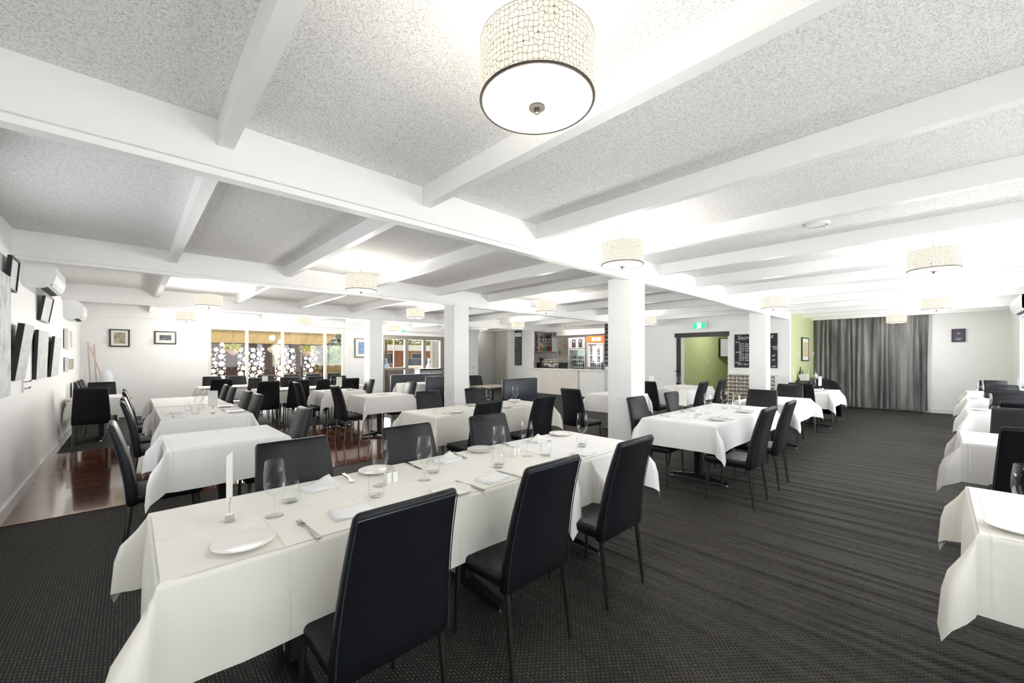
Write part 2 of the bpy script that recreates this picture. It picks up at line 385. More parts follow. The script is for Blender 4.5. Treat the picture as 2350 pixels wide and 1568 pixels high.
def copy_tree(root, loc, rz, label, group=None):
    r = root.copy(); COL.objects.link(r); r.location = loc; r.rotation_euler = (0, 0, R(rz)); r['label'] = label
    if group: r['group'] = group
    for ch in root.children:
        c = ch.copy(); COL.objects.link(c); c.parent = r
        for g in ch.children:
            d = g.copy(); COL.objects.link(d); d.parent = c
    return r
class Proto:
    """first use places the prototype itself, later uses place copies of it and its parts"""
    def __init__(s, root): s.root = root; s.used = False
    def at(s, loc, rz, label, group=None):
        if not s.used:
            s.used = True; r = s.root; r.location = loc; r.rotation_euler = (0, 0, R(rz)); r['label'] = label
            if group: r['group'] = group
            return r
        return copy_tree(s.root, loc, rz, label, group)
def text(body, size, mat, parent, loc, rot, shear=0., name='lettering', align='LEFT', ext=.0008, line=1.):
    cu = bpy.data.curves.new(name, 'FONT'); cu.body = body; cu.size = size; cu.shear = shear; cu.align_x = align; cu.extrude = ext; cu.space_line = line
    cu.resolution_u = 2
    o = bpy.data.objects.new(name, cu); COL.objects.link(o)
    me = bpy.data.meshes.new_from_object(o.evaluated_get(bpy.context.evaluated_depsgraph_get()))
    bpy.data.objects.remove(o); me.materials.clear(); me.materials.append(M[mat])
    t = put(name, me, parent, loc); t.rotation_euler = rot; return t
ORD = ['first', 'second', 'third', 'fourth', 'fifth', 'sixth', 'seventh', 'eighth']

# ------------------------------------------------------------------ setting
XL, XC, XB, YR, YF, HT = -.82, 15.2, 12.2, -1.2, 13.5, 2.69
struct('floor', B(XL - .15, 18.6, YR - .15, 16.4, -.12, 0), 'carpet', label='dark patterned carpet with small pale flecks')
# parquet dance floor: planks laid along X
pq = struct('floor_parquet', B(XL, 4.44, 5.47, 9.03, 0, .003), 'plank_c', label='glossy red-brown timber dance floor set in the carpet')
PL, PW = 1.05, .0848
pm = [MB().box(.0012, PL - .0012, .0012, PW - .0012, .003, .0065).mesh('plank') for _ in range(3)]
for i, k in enumerate(('plank_a', 'plank_b', 'plank_c')): pm[i].materials.append(M[k])
for j in range(42):
    off = (j * .41) % PL
    for i in range(-1, 6):
        x0 = XL + i * PL + off
        if x0 < XL - .01 or x0 + PL > 4.45: continue
        put('plank', random.choice(pm), pq, (x0, 5.47 + j * PW, 0))
# ends of the rows: shorter planks
for j in range(42):
    off = (j * .41) % PL; n_ = int((4.44 - XL - off) / PL)
    for x0, ln in ((XL, off), (XL + off + n_ * PL, 4.44 - XL - off - n_ * PL)):
        if ln > .03: put('plank', random.choice(pm), pq, (x0, 5.47 + j * PW, 0)).scale = (ln / PL, 1, 1)

# walls
def wall_y(name, y0, y1, segs, mat='wall'):
    mb = MB()
    for x0, x1, z0, z1 in segs: mb.box(x0, x1, y0, y1, z0, z1)
    return struct(name, mb, mat)
def wall_x(name, x0, x1, segs, mat='wall'):
    mb = MB()
    for y0, y1, z0, z1 in segs: mb.box(x0, x1, y0, y1, z0, z1)
    return struct(name, mb, mat)
wall_x('wall_left', XL - .15, XL, [(YR - .15, FILL_WIN[0], 0, HT), (*FILL_WIN, 0, RZ[0]), (*FILL_WIN, RZ[1], HT), (FILL_WIN[1], YF + .15, 0, HT)])
segs = []; prev = XL
for a, b in RW:
    segs += [(prev, a, 0, HT), (a, b, 0, RZ[0]), (a, b, RZ[1], HT)]; prev = b
segs.append((prev, XC + .15, 0, HT))
wall_y('wall_right', YR - .12, YR, segs)
wall_y('wall_far', YF, YF + .12, [(XL, 1.53, 0, HT), (1.53, 5.15, 2.27, HT), (1.53, 5.15, 0, .22), (6.5, 9.1, 2.25, HT), (9.1, 10.8, 0, HT)])
wall_y('wall_far_brick', YF - .02, YF + .12, [(5.15, 6.5, 0, HT)], 'brick_white')
wall_y('wall_passage', 14.6, 14.72, [(10.68, 12.9, 0, HT)], 'grey_wall')
wall_x('wall_passage_end', 12.78, 12.9, [(13.26, 14.6, 0, HT)], 'grey_wall')
wall_x('wall_passage_side', 10.68, 10.8, [(YF + .12, 14.6, 0, HT)], 'grey_wall')
wall_x('wall_bar', XB, XB + .12, [(2.57, 4.0, 0, HT), (4.0, 5.5, 2.13, HT), (5.5, 8.06, 0, HT), (11.64, 13.14, 0, HT)])
wall_y('wall_bar_end', 13.14, 13.26, [(XB, 14.4, 0, HT)], 'grey_wall')
wall_y('wall_bar_side', 7.6, 7.72, [(XB + .12, 14.4, 0, HT)])
wall_x('wall_bar_back', 14.28, 14.4, [(7.72, 13.14, 0, HT)])
wall_y('wall_green', 2.57, 2.69, [(XB + .12, XC, 0, HT)], 'green_wall')
wall_y('wall_green_corridor', 5.52, 5.64, [(XB + .12, 18.4, 0, HT)], 'green_wall')
wall_x('wall_corridor_end', 18.3, 18.42, [(2.69, 5.52, 0, HT)], 'green_wall')
wall_y('wall_corridor_side', 2.70, 2.76, [(XC, 18.4, 0, HT)], 'green_wall')
wc = wall_x('wall_curtain', XC, XC + .15, [(YR - .12, 2.57, 0, HT)])
# raised panel outline on the white end wall
for q in ((-.98, -.19, 2.285, 2.297), (-.98, -.19, 1.70, 1.712), (-.20, -.19, 1.70, 2.297)):
    B(XC - .012, XC, q[0], q[1], q[2], q[3]).build('panel_bead', 'wall', wc)

# baseboards
struct('baseboard_left', B(XL, XL + .018, YR, YF, 0, .12), 'skirting')
struct('baseboard_far', B(XL, 1.5, YF - .018, YF, 0, .11), 'skirting')
struct('baseboard_curtain_wall', B(XC - .018, XC, YR, .12, 0, .1), 'skirting')
struct('baseboard_corridor', B(XB + .15, 18.3, 5.5, 5.52, 0, .12), 'green_wall')

# ceiling with beams and joists
ce = struct('ceiling', B(XL - .15, 18.6, YR - .15, 15.5, HT, HT + .12), 'ceiling', label='white rough textured ceiling')
BY = [2.57, 6.12, 9.93]
for y in BY + [YF - .1]:
    x1 = XB if y in BY else 10.8
    bm_ = B(XL, x1, y, y + .12, 2.44, HT - .001).build('beam', 'beam', ce)
    B(XL, x1, y + .025, y + .105, 2.405, 2.44).build('trim_strip', 'beam', bm_)
JX = [.33, 1.54, 2.75, 3.95, 5.14, 6.38, 7.60, 8.85, 10.05, 11.25, 12.45, 13.65, 14.8]
jm = {}
def joist(x, y0, y1):
    k = round(y1 - y0, 3)
    if k not in jm:
        jm[k] = MB().box(0, .07, 0, k, 2.55, HT - .001).mesh('joist'); jm[k].materials.append(M['beam'])
    put('joist', jm[k], ce, (x, y0, 0))
ys = [YR] + [v for y in BY for v in (y, y + .12)] + [YF - .1]
for x in JX:
    if x < 12:
        for i in range(0, len(ys), 2): joist(x, ys[i], ys[i + 1])
    else: joist(x, YR, 2.57)
for x in (12.9, 13.6): joist(x, 7.72, 13.14)

# columns (painted brick)
for (x, y, lab) in ((4.45, 2.57, 'white painted brick column standing behind the front long table'),
                    (4.34, 6.12, 'white painted brick column in the middle of the room'),
                    (4.43, 9.93, 'white painted brick column nearest the far windows'),
                    (10.11, 2.57, 'white painted column in front of the large chalkboard')):
    o = struct('column', B(0, .33, 0, .33, 0, 2.44), 'brick_white', label=lab); o.location = (x, y, 0)

# ---- right wall windows
for i, (a, b) in enumerate(RW):
    wd = thing('window_%d' % (i + 1), None, None); wd['kind'] = 'structure'
    f = MB(); y0, y1 = YR - .1, YR - .04
    for q in ((a, b, RZ[0], RZ[0] + .06), (a, b, RZ[1] - .06, RZ[1])): f.box(q[0], q[1], y0, y1, q[2], q[3])
    for x in (a, (a + b) / 2 - .025, b - .05): f.box(x, x + .05, y0, y1, RZ[0] + .06, RZ[1] - .06)
    f.build('window_frame', 'white_plastic', wd)
    for x0, x1 in ((a + .05, (a + b) / 2 - .025), ((a + b) / 2 + .025, b - .05)):
        B(x0, x1, YR - .075, YR - .07, RZ[0] + .06, RZ[1] - .06).build('pane', 'pane', wd)
    B(a - .03, b + .03, YR - .1, YR + .05, RZ[0] - .03, RZ[0]).build('window_sill', 'white_plastic', wd)
# ---- left wall window, out of view, added for its fill light
wd = thing('window_7', None, None); wd['kind'] = 'structure'; f = MB(); a, b = FILL_WIN
for q in ((a, b, RZ[0], RZ[0] + .06), (a, b, RZ[1] - .06, RZ[1]), (a, a + .05, RZ[0], RZ[1]), (b - .05, b, RZ[0], RZ[1]), ((a + b) / 2 - .025, (a + b) / 2 + .025, RZ[0], RZ[1])): f.box(XL - .12, XL - .06, q[0], q[1], q[2], q[3])
f.build('window_frame', 'white_plastic', wd)
for y0, y1 in ((a + .05, (a + b) / 2 - .025), ((a + b) / 2 + .025, b - .05)): B(XL - .095, XL - .09, y0, y1, RZ[0] + .06, RZ[1] - .06).build('pane', 'pane', wd)
B(XL - .12, XL + .04, a - .03, b + .03, RZ[0] - .03, RZ[0]).build('window_sill', 'white_plastic', wd)
# ---- far window to the courtyard
wd = thing('window_6', None, None); wd['kind'] = 'structure'
mu = [1.53, 2.39, 3.30, 4.52, 5.09]
for x in mu: B(x, x + .06, YF - .01, YF + .09, .22, 2.27).build('mullion', 'post_white', wd)
B(1.53, 5.15, YF, YF + .09, 2.22, 2.27).build('head', 'post_white', wd)
B(1.53, 5.15, YF - .02, YF + .1, .18, .24).build('window_sill', 'post_white', wd)
for a, b in zip(mu[:-1], mu[1:]): B(a + .06, b, YF + .04, YF + .046, .24, 2.22).build('pane', 'pane', wd)
# ---- glazed entrance doors
wd = thing('door_1', None, None); wd['kind'] = 'structure'; wd['label'] = 'grey aluminium framed glass doors to the car park'
B(6.5, 9.1, YF - .01, YF + .1, 2.10, 2.25).build('head', 'alu', wd)
for a, b in ((6.5, 6.56), (7.36, 7.50), (8.12, 8.24), (8.90, 9.1)): B(a, b, YF - .01, YF + .1, 0, 2.10).build('jamb', 'alu', wd)
for a, b in ((6.56, 7.36), (7.50, 8.12), (8.24, 8.90)):
    B(a, b, YF + .03, YF + .07, 0, .12).build('rail', 'alu', wd); B(a, b, YF + .04, YF + .046, .12, 2.10).build('pane', 'pane', wd)
B(6.56, 7.36, YF + .02, YF + .08, .98, 1.07).build('rail', 'alu', wd)
B(6.93, 6.96, YF + .02, YF + .08, 1.07, 2.10).build('glazing_bar', 'alu', wd)
# ---- white door on the far wall beside the passage
wd = thing('door_2', None, None); wd['kind'] = 'structure'; wd['label'] = 'plain white door left of the grey passage'
B(9.75, 10.6, YF - .03, YF - .002, 0, 2.1).build('leaf', 'white_plastic', wd); B(10.48, 10.52, YF - .08, YF - .03, 1.0, 1.03).build('door_handle', 'chrome', wd)
# ---- dark framed doorway
wd = thing('door_3', None, None); wd['kind'] = 'structure'; wd['label'] = 'open doorway with black frame below the exit sign'
B(XB - .02, XB + .14, 4.0, 5.56, 2.05, 2.18).build('head', 'door_frame', wd)
B(XB - .02, XB + .14, 5.38, 5.5, 0, 2.05).build('jamb', 'door_frame', wd)
B(XB - .02, XB + .14, 4.0, 4.03, 0, 2.05).build('jamb', 'white_plastic', wd)
B(XB + .02, XB + .10, 5.31, 5.38, 0, 2.05).build('leaf_edge', 'white_plastic', wd)
mb = MB().cyl((XB - .02, 5.45, 1.02), (XB - .07, 5.45, 1.02), .012).cyl((XB - .07, 5.52, 1.02), (XB - .07, 5.36, 1.02), .012); mb.build('door_handle', 'door_frame', wd)

# ---- unseen corridor lamp, added so the green room is lit
def downlight(name, label, x, y, z, r, watt, cat='ceiling light'):
    t = thing(name, label, cat, (x, y, z))
    MB().lathe([(r, 0), (r, -.03), (r * .85, -.045)], 20, caps=(True, True)).build('housing', 'white_plastic', t, True)
    MB().lathe([(r * .8, -.046), (r * .5, -.055)], 20, caps=(True, True)).build('lens', 'diffuser', t, True)
    ld = bpy.data.lights.new('lamp', 'POINT'); ld.energy = watt; ld.shadow_soft_size = .08; ld.color = (1, .96, .88)
    lo = bpy.data.objects.new('lamp', ld); COL.objects.link(lo); lo.parent = t; lo.location = (0, 0, -.15)
downlight('corridor_fill_light', 'added round fill light on the green corridor ceiling', 14.2, 4.2, HT, .14, 60)
downlight('passage_light', 'round ceiling light in the grey passage', 11.5, 14.1, HT, .12, 9)

# ------------------------------------------------------------------ pendants
def shade_mesh(r, z0, z1, n=48):
    mb = MB(); mb.loft([[(r * math.cos(2 * math.pi * i / n), r * math.sin(2 * math.pi * i / n), z) for i in range(n + 1)] for z in (z0, z1)], False, False, closed=False)
    me = mb.mesh('shade', True); uvl = me.uv_layers.new(name='UVMap')
    for p in me.polygons:
        for li in p.loop_indices:
            vi = me.loops[li].vertex_index; uvl.data[li].uv = (r * 2 * math.pi * (vi % (n + 1)) / n, .5 + me.vertices[vi].co.z)
    me.materials.append(M['shade']); return me
def make_pendant():
    t = thing('pendant_light', '', 'pendant lamp')          # origin on the ceiling
    RD, ZB, ZT = .195, -.36, -.165
    MB().lathe([(.055, 0), (.055, -.018), (.05, -.025)], 24, caps=(True, True)).build('ceiling_rose', 'white_plastic', t, True)
    MB().cyl((0, 0, -.025), (0, 0, ZB - .01), .006, n=8).build('rod', 'chrome', t)
    sh = put('shade', shade_mesh(RD, ZB, ZT), t)
    MB().lathe([(RD + .001, ZB + .004), (RD + .003, ZB), (RD + .001, ZB - .004), (RD - .006, ZB - .003)], 48).build('shade_rim', 'dark_timber', sh, True)
    MB().lathe([(RD + .0012, ZT - .004), (RD + .002, ZT), (RD - .004, ZT + .001)], 48).build('shade_rim', 'steel', sh, True)
    df = MB().lathe([(RD - .004, ZB - .002), (RD * .7, ZB - .012), (RD * .3, ZB - .016), (.03, ZB - .017)], 48).build('diffuser', 'diffuser', t, True)
    MB().lathe([(.028, ZB - .016), (.028, ZB - .021), (.010, ZB - .022), (.010, ZB - .038), (.006, ZB - .040)], 20, caps=(True, True)).build('finial', 'finial', t, False)
    MB().lathe([(.018, ZB + .06), (.03, ZB + .1), (.02, ZB + .14)], 12, caps=(True, True)).build('bulb', 'bulb', t, True)
    return t
pend = Proto(make_pendant())
PP = [(1.02, .95, 'large patterned drum pendant lamp at the top of the picture'),
      (3.40, 2.06, 'patterned drum pendant lamp hanging in front of the front column'),
      (5.86, .02, 'oval looking drum pendant lamp over the right-hand aisle'),
      (2.21, 5.22, 'drum pendant lamp over the dance floor, left of the middle column'),
      (.99, 8.66, 'drum pendant lamp over the left-hand row of tables'),
      (.98, 12.4, 'drum pendant lamp in front of the far wall with two framed photographs'),
      (3.45, 11.8, 'small drum pendant lamp in front of the courtyard window'),
      (4.62, 8.0, 'drum pendant lamp between the two farther columns'),
      (5.86, 5.22, 'drum pendant lamp between the middle column and the front column'),
      (8.55, 8.75, 'drum pendant lamp above the narrow chalkboard left of the bar'),
      (8.40, 2.02, 'drum pendant lamp touching the top of the column by the chalkboard'),
      (10.75, .0, 'drum pendant lamp near the end wall, right of the curtain lamp'),
      (14.1, .70, 'drum pendant lamp in front of the grey curtain'),
      (6.5, 12.7, 'drum pendant lamp in front of the glass doors'),
      (10.0, 5.27, 'drum pendant lamp half hidden behind the front column')]
for x, y, lab in PP:
    t = pend.at((x, y, HT), random.uniform(0, 360), lab, 'drum pendant lamps')
    ld = bpy.data.lights.new('lamp', 'POINT'); ld.energy = PENDANT_W; ld.color = (1, .93, .80); ld.shadow_soft_size = .05
    lo = bpy.data.objects.new('lamp', ld); COL.objects.link(lo); lo.parent = t; lo.location = (0, 0, -.22)
    ld = bpy.data.lights.new('lamp_below', 'POINT'); ld.energy = PENDANT_DOWN_W; ld.color = (1, .975, .93); ld.shadow_soft_size = .09   # light let through the diffuser
    lo = bpy.data.objects.new('lamp_below', ld); COL.objects.link(lo); lo.parent = t; lo.location = (0, 0, -.60)

# ceiling speaker, vent and sensor
def disc(name, label, cat, x, y, r):
    t = thing(name, label, cat, (x, y, HT))
    MB().lathe([(r, 0), (r, -.012), (r * .86, -.018)], 32, caps=(True, False)).build('ring', 'white_plastic', t, True)
    MB().lathe([(r * .87, -.014), (.002, -.012)], 32).build('grille', 'beam', t, True)
disc('ceiling_speaker', 'flat round white ceiling speaker right of the front column', 'speaker', 4.62, .76, .095)
t = thing('smoke_detector', 'small flat white detector on the ceiling below a pendant', 'detector', (2.55, 7.4, HT))
MB().lathe([(.06, 0), (.06, -.02), (.04, -.035)], 20, caps=(True, True)).build('body', 'white_plastic', t, True)

# ------------------------------------------------------------------ air conditioners
def aircon(label, x, y, z0, length, rz):
    """local: back on the plane y=0, front towards +y, length along x"""
    t = thing('air_conditioner', label, 'air conditioner', (x, y, z0), rz)
    pr = [(0, 0), (.10, 0), (.17, .025), (.215, .08), (.23, .15), (.225, .24), (.205, .285), (.17, .30), (0, .30)]
    MB().loft([[(xx, p[0], p[1]) for p in pr] for xx in (0, length)]).build('body', 'white_plastic', t)
    MB().loft([[(xx, .112, -.001), (xx, .165, .018), (xx, .160, .024), (xx, .110, .006)] for xx in (.07, length - .07)]).build('louvre_slot', 'dark_slot', t)
    MB().loft([[(xx, .185, .036), (xx, .205, .062), (xx, .212, .058), (xx, .190, .032)] for xx in (.05, length - .05)]).build('louvre', 'white_plastic', t)
    MB().box(.0, .004, .0, .20, .02, .285).build('end_panel', 'beam', t); return t
aircon('white wall air conditioner at the left edge of the picture', XL, 3.78, 2.345, .92, -90)
aircon('white wall air conditioner above the leaning framed picture', XL, 7.60, 2.20, .92, -90)
aircon('farthest white wall air conditioner on the left wall', XL, 11.15, 2.11, .85, -90)
aircon('white wall air conditioner at the right edge of the picture', 11.0, YR, 2.24, 1.25, 0)

# ------------------------------------------------------------------ chairs
def make_chair():
    t = thing('dining_chair', '', 'chair')
    def yc(z): q = (z - .38) / .585; return -.185 - .035 * q - .085 * q * q
    def hw(z): q = (z - .38) / .585; return .222 - .036 * max(0, q - .15)
    rings = []; zs = [.375, .385, .45, .55, .65, .75, .85, .925, .950, .962, .967]
    for z in zs:
        q = (z - .38) / .585; th = .03 - .010 * q; e = 0
        if z > .94: e = (.0, .006, .014)[min(2, [.950, .962, .967].index(z))]
        if z == .375: e = .006
        w_, tt, y = hw(z) - e, max(.006, th - e), yc(z); b = min(.014, tt * .7)
        rings.append([(-w_ + b, y - tt, z), (w_ - b, y - tt, z), (w_, y - tt + b, z), (w_, y + tt - b, z), (w_ - b, y + tt, z), (-w_ + b, y + tt, z), (-w_, y + tt - b, z), (-w_, y - tt + b, z)])
    bk = MB().loft(rings).build('backrest', 'leather', t, True)
    pts = []
    for s in (-1, 1):
        side = [(s * (hw(z) - .006), yc(z) - (.03 - .010 * (z - .38) / .585) - .001, z) for z in (.39, .5, .6, .7, .8, .9, .945)]
        pts += side if s < 0 else side[::-1]
    MB().tube(pts, .0028, 4).build('piping', 'leather_grey', bk)
    rbox(-.222, .222, -.175, .225, .385, .452, .035).build('seat', 'leather', t, True)
    for sx in (-1, 1):
        for (xa, ya, xb, yb) in ((.192, .188, .200, .205), (.198, -.19, .206, -.235)):
            MB().cyl((sx * xa, ya, .39), (sx * xb, yb, 0), .0165, .0095, 6).build('leg', 'chair_leg', t)
    return t
chair = Proto(make_chair())
ROT = {'+y': 0, '-y': 180, '+x': -90, '-x': 90}
def ch(x, y, face, label, group, jit=2.5):
    return chair.at((x, y, 0), ROT[face] + random.uniform(-jit, jit), 'black chair ' + label, group)

G = 'chairs at the front long table'
for i, x in enumerate((.69, 1.44, 2.19)):
    ch(x, 1.535, '+y', 'at the near side of the front long table, %s from the left' % ORD[i], G, 1)
for i, x in enumerate((.70, 1.44, 2.18)):
    ch(x, 2.30, '-y', 'at the far side of the front long table, %s from the left' % ORD[i], G, 1.5)
G = 'chairs at the small empty table behind the front table'
ch(.20, 4.20, '+x', 'left of the small empty table behind the front table', G, 1)
ch(.92, 4.18, '-x', 'right of the small empty table behind the front table', G, 1)
G = 'chairs along the left-hand row of tables'
for i, y in enumerate((6.10, 6.72, 7.90, 8.45)): ch(.24, y, '+x', 'on the left of the left-hand row, %s from the front' % ORD[i], G)
for i, y in enumerate((6.15, 6.80, 7.95, 8.62)): ch(.93, y, '-x', 'on the right of the left-hand row, %s from the front' % ORD[i], G)
G = 'chairs by the left wall'
ch(-.45, 9.52, '+y', 'back to us at the left wall table', G, 1)
ch(-.40, 10.86, '-y', 'on the far side of the left wall table', G)
for i, y in enumerate((11.45, 12.05, 12.65)): ch(-.46, y, '+x', 'against the left wall under small pictures, %s from the front' % ORD[i], G)
G = 'chairs at the two rows before the courtyard window'
for i, x in enumerate((2.03, 2.62, 3.17, 3.70)): ch(x, 9.60, '+y', 'near side of the row beyond the dance floor, %s from left' % ORD[i], G)
for i, x in enumerate((2.15, 2.80, 3.42, 3.98)): ch(x, 10.52, '-y', 'far side of the row beyond the dance floor, %s from left' % ORD[i], G)
for i, x in enumerate((1.50, 2.18, 2.85)): ch(x, 11.28, '+y', 'near side of the courtyard window row, %s from left' % ORD[i], G)
for i, x in enumerate((1.50, 2.03, 2.66, 3.30, 3.88, 4.45)): ch(x, 12.22, '-y', 'window side of the courtyard window row, %s from left' % ORD[i], G)
G = 'chairs at the two small dance floor tables'
ch(2.66, 8.62, '+x', 'left of the farther small table on the dance floor', G)
ch(3.56, 8.62, '-x', 'right of the farther small table on the dance floor', G)
ch(2.82, 7.02, '+x', 'left of the nearer small table on the dance floor', G)
ch(3.70, 7.08, '-x', 'right of the nearer small table on the dance floor', G)
G = 'chairs at the cream table before the middle column'
for i, x in enumerate((2.88, 3.80)): ch(x, 3.70, '+y', 'on the near side of the cream clothed table, %s from the left' % ORD[i], G, 1.5)
for i, x in enumerate((3.10, 3.95)): ch(x, 4.72, '-y', 'on the far side of the cream clothed table, %s from the left' % ORD[i], G)
ch(5.22, 3.87, '+x', 'standing alone left of the front column', 'single chairs')
G = 'chairs at the set table right of the front column'
for i, x in enumerate((4.47, 5.31)): ch(x, 1.41, '+y', 'aisle side of the table by the front column, %s from left' % ORD[i], G, 1)
for i, x in enumerate((4.50, 5.46)): ch(x, 2.24, '-y', 'column side of the table by the front column, %s from left' % ORD[i], G, 1)
ch(6.52, 1.78, '-x', 'at the far end of the table by the front column', G, 1)
ch(8.28, 1.80, '-x', 'at the far end of the white table along the aisle', 'single chairs')
ch(9.44, 1.76, '+x', 'with its back to us before the farthest aisle table', 'single chairs')
G = 'chairs at the two tables before the black doorway'
ch(7.86, 4.02, '+x', 'half hidden by the front column before the doorway tables', G)
for i, x in enumerate((8.18, 9.18)): ch(x, 3.44, '+y', 'with blue sheen before the black doorway, %s from the left' % ORD[i], G, 1)
G = 'chairs along the right wall'
ch(4.72, -.50, '+x', 'back to us at the second right wall table', G, 1)
ch(5.76, -.56, '-x', 'on the far side of the second right wall table', G, 1)
ch(7.30, -.68, '+x', 'back to us at the third right wall table', G, 1)
ch(8.55, -.72, '-x', 'on the far side of the third right wall table', G, 1)
ch(9.62, -.75, '+x', 'back to us at the fourth right wall table', G, 1)
ch(10.80, -.78, '-x', 'on the far side of the fourth right wall table', G, 1)
ch(12.75, -.82, '-x', 'on the far side of the last right wall table', G, 1)

# ------------------------------------------------------------------ tables and cloths
TOP = .735
def make_table(wx, wy, feet):
    t = thing('dining_table', '', 'table')
    B(-wx / 2, wx / 2, -wy / 2, wy / 2, TOP - .025, TOP).build('tabletop', 'timber_top', t)
    rbox(-.035, .035, -.035, .035, .05, TOP - .025, .008).build('post', 'black_metal', t)
    dirs = [(0, 1), (0, -1)] + ([(1, 0), (-1, 0)] if feet == 4 else [])
    for dx, dy in dirs:
        ln = .33 if dy else .31
        rg = []
        for f_, zt, hw_ in ((.0, .085, .03), (.3, .075, .03), (1., .045, .022)):
            px, py = dx * ln * f_, dy * ln * f_; nx, ny = -dy * hw_, dx * hw_
            rg.append([(px + nx, py + ny, .02 if f_ == 1 else .03), (px - nx, py - ny, .02 if f_ == 1 else .03), (px - nx, py - ny, zt), (px + nx, py + ny, zt)])
        ft = MB().loft(rg).build('foot', 'black_metal', t)
        MB().cyl((dx * ln * .95, dy * ln * .95, 0), (dx * ln * .95, dy * ln * .95, .022), .014, .010, 8).build('glide', 'chrome', ft)
    return t
tab2 = Proto(make_table(.80, .74, 2)); tabR = Proto(make_table(.58, .72, 2)); tab4 = Proto(make_table(.76, .74, 4))

def cloth(name, x0, x1, y0, y1, drop, label, mat='cloth', flare=.13, seed=0, top=.752, group='white tablecloths'):
    """cloth laid over a table: flat top, hanging sides, a pointed flared fold at every corner"""
    rnd = random.Random(seed); cx, cy = (x0 + x1) / 2, (y0 + y1) / 2
    P = []                                          # (x, y, nx, ny, L, off)
    ph = rnd.uniform(0, 6)
    def side(ax, ay, bx, by, nx, ny):
        ln = math.hypot(bx - ax, by - ay); n = max(4, int(ln / .07))
        for i in range(1, n):
            f = i / n; s = min(f, 1 - f) * ln
            o_ = .012 + .010 * (1 + math.sin(f * ln * 9 + ph + nx * 2 + ny)) * .7 - .012 * math.exp(-((s - .11) / .05) ** 2) + .010 * math.exp(-(s / .05) ** 2)
            P.append((ax + (bx - ax) * f, ay + (by - ay) * f, nx, ny, drop * (1 + .012 * math.sin(f * ln * 5 + ph)), max(.004, o_), (-nx * .008, -ny * .008)))
    def corner(x, y, a0):
        fl = flare * rnd.uniform(.8, 1.25); sk = rnd.uniform(-10, 10)
        for tt in (0, 12, 24, 36, 45, 54, 66, 78, 90):
            c_, s_ = math.cos(R(tt)), math.sin(R(tt)); l_ = drop / max(c_, s_)
            k = math.sin(R(2 * tt)); aa = R(a0 + tt + sk * k)
            P.append((x, y, math.cos(aa), math.sin(aa), l_, .012 + fl * k ** 2, (math.copysign(.008, cx - x), math.copysign(.008, cy - y))))
    side(x1, y0, x1, y1, 1, 0) if False else None
    corner(x0, y0, 180); side(x0, y0, x1, y0, 0, -1); corner(x1, y0, 270); side(x1, y0, x1, y1, 1, 0)
    corner(x1, y1, 0); side(x1, y1, x0, y1, 0, 1); corner(x0, y1, 90); side(x0, y1, x0, y0, -1, 0)
    n = len(P); rows = []
    fr = [0, .02, .05, .2, .4, .6, .8, 1.]
    for j, f in enumerate(fr):
        row = []
        for (x, y, nx, ny, l_, o_, ins) in P:
            if j == 0:
                row.append((x + ins[0] - cx, y + ins[1] - cy, top)); continue
            elif j == 1: ho, z = .001, top - .004
            else:
                e = min(1., f * 1.9); e = e * e * (3 - 2 * e) if f < .53 else 1.
                ho = .004 + o_ * (.25 * f + .75 * e); vert = math.sqrt(max(.35, 1 - (o_ / l_) ** 2)); z = top - .004 - l_ * f * vert
            row.append((x + nx * ho - cx, y + ny * ho - cy, z))
        rows.append(row)
    mb = MB().loft(rows, False, False); uq = []
    for i in range(n):
        if not uq or (Vector(rows[0][i]) - Vector(rows[0][uq[-1]])).length > 1e-5: uq.append(i)
    mb.f.append(tuple(uq))
    me = mb.mesh(name, True); me.polygons[-1].use_smooth = False; me.materials.append(M[mat])
    o = put('tablecloth', me, None, (cx, cy, 0)); return tag(o, label, 'tablecloth', group)

def tables(xs, ys_, label, feet=2, grp='dining tables under cloths'):
    pr = tab4 if feet == 4 else tab2
    for i, x in enumerate(xs):
        for j, y in enumerate(ys_):
            n_ = len(xs) * len(ys_); k = i + j
            pr.at((x, y, 0), 0, label + ('' if n_ == 1 else ', %s from its near end' % ORD[k]), grp)

tables((.55, 1.53, 2.50), (2.03,), 'pedestal table under the front long cloth')
cloth('cloth_front', .06, 2.30, 1.64, 2.43, .325, 'long cream cloth over the nearer part of the front table', 'cloth_cream', .15, 1)
cloth('cloth_front_end', 2.12, 3.0, 1.642, 2.428, .33, 'white cloth over the far end of the front table', 'cloth', .17, 2, top=.7535)
tables((.60,), (4.36,), 'pedestal table under the empty cloth behind the front table')
cloth('cloth_small', .19, 1.03, 3.94, 4.78, .305, 'white creased cloth on the small empty table behind the front table', 'cloth', .13, 3)
tables((.67,), (6.22, 6.98), 'pedestal table in the set part of the left-hand row')
cloth('cloth_left_near', .24, 1.11, 5.85, 7.37, .30, 'white cloth with place settings and grey card, left-hand row', 'cloth', .12, 4)
tables((.67,), (7.85, 8.68), 'pedestal table in the rear part of the left-hand row')
cloth('cloth_left_far', .24, 1.09, 7.46, 9.08, .30, 'white cloth on the rear part of the left-hand row', 'cloth', .11, 5)
tables((-.37,), (10.24,), 'pedestal table standing against the left wall')
cloth('cloth_wall', -.72, -.02, 9.86, 10.62, .30, 'white cloth on the table against the left wall', 'cloth', .08, 6)
tables((2.38, 3.14, 3.90), (10.06,), 'pedestal table of the row beyond the dance floor')
cloth('cloth_row', 1.95, 4.28, 9.70, 10.42, .29, 'long white cloth on the row beyond the dance floor', 'cloth', .1, 7)
tables((1.55, 2.35, 3.15, 3.95), (11.78,), 'pedestal table of the courtyard window row')
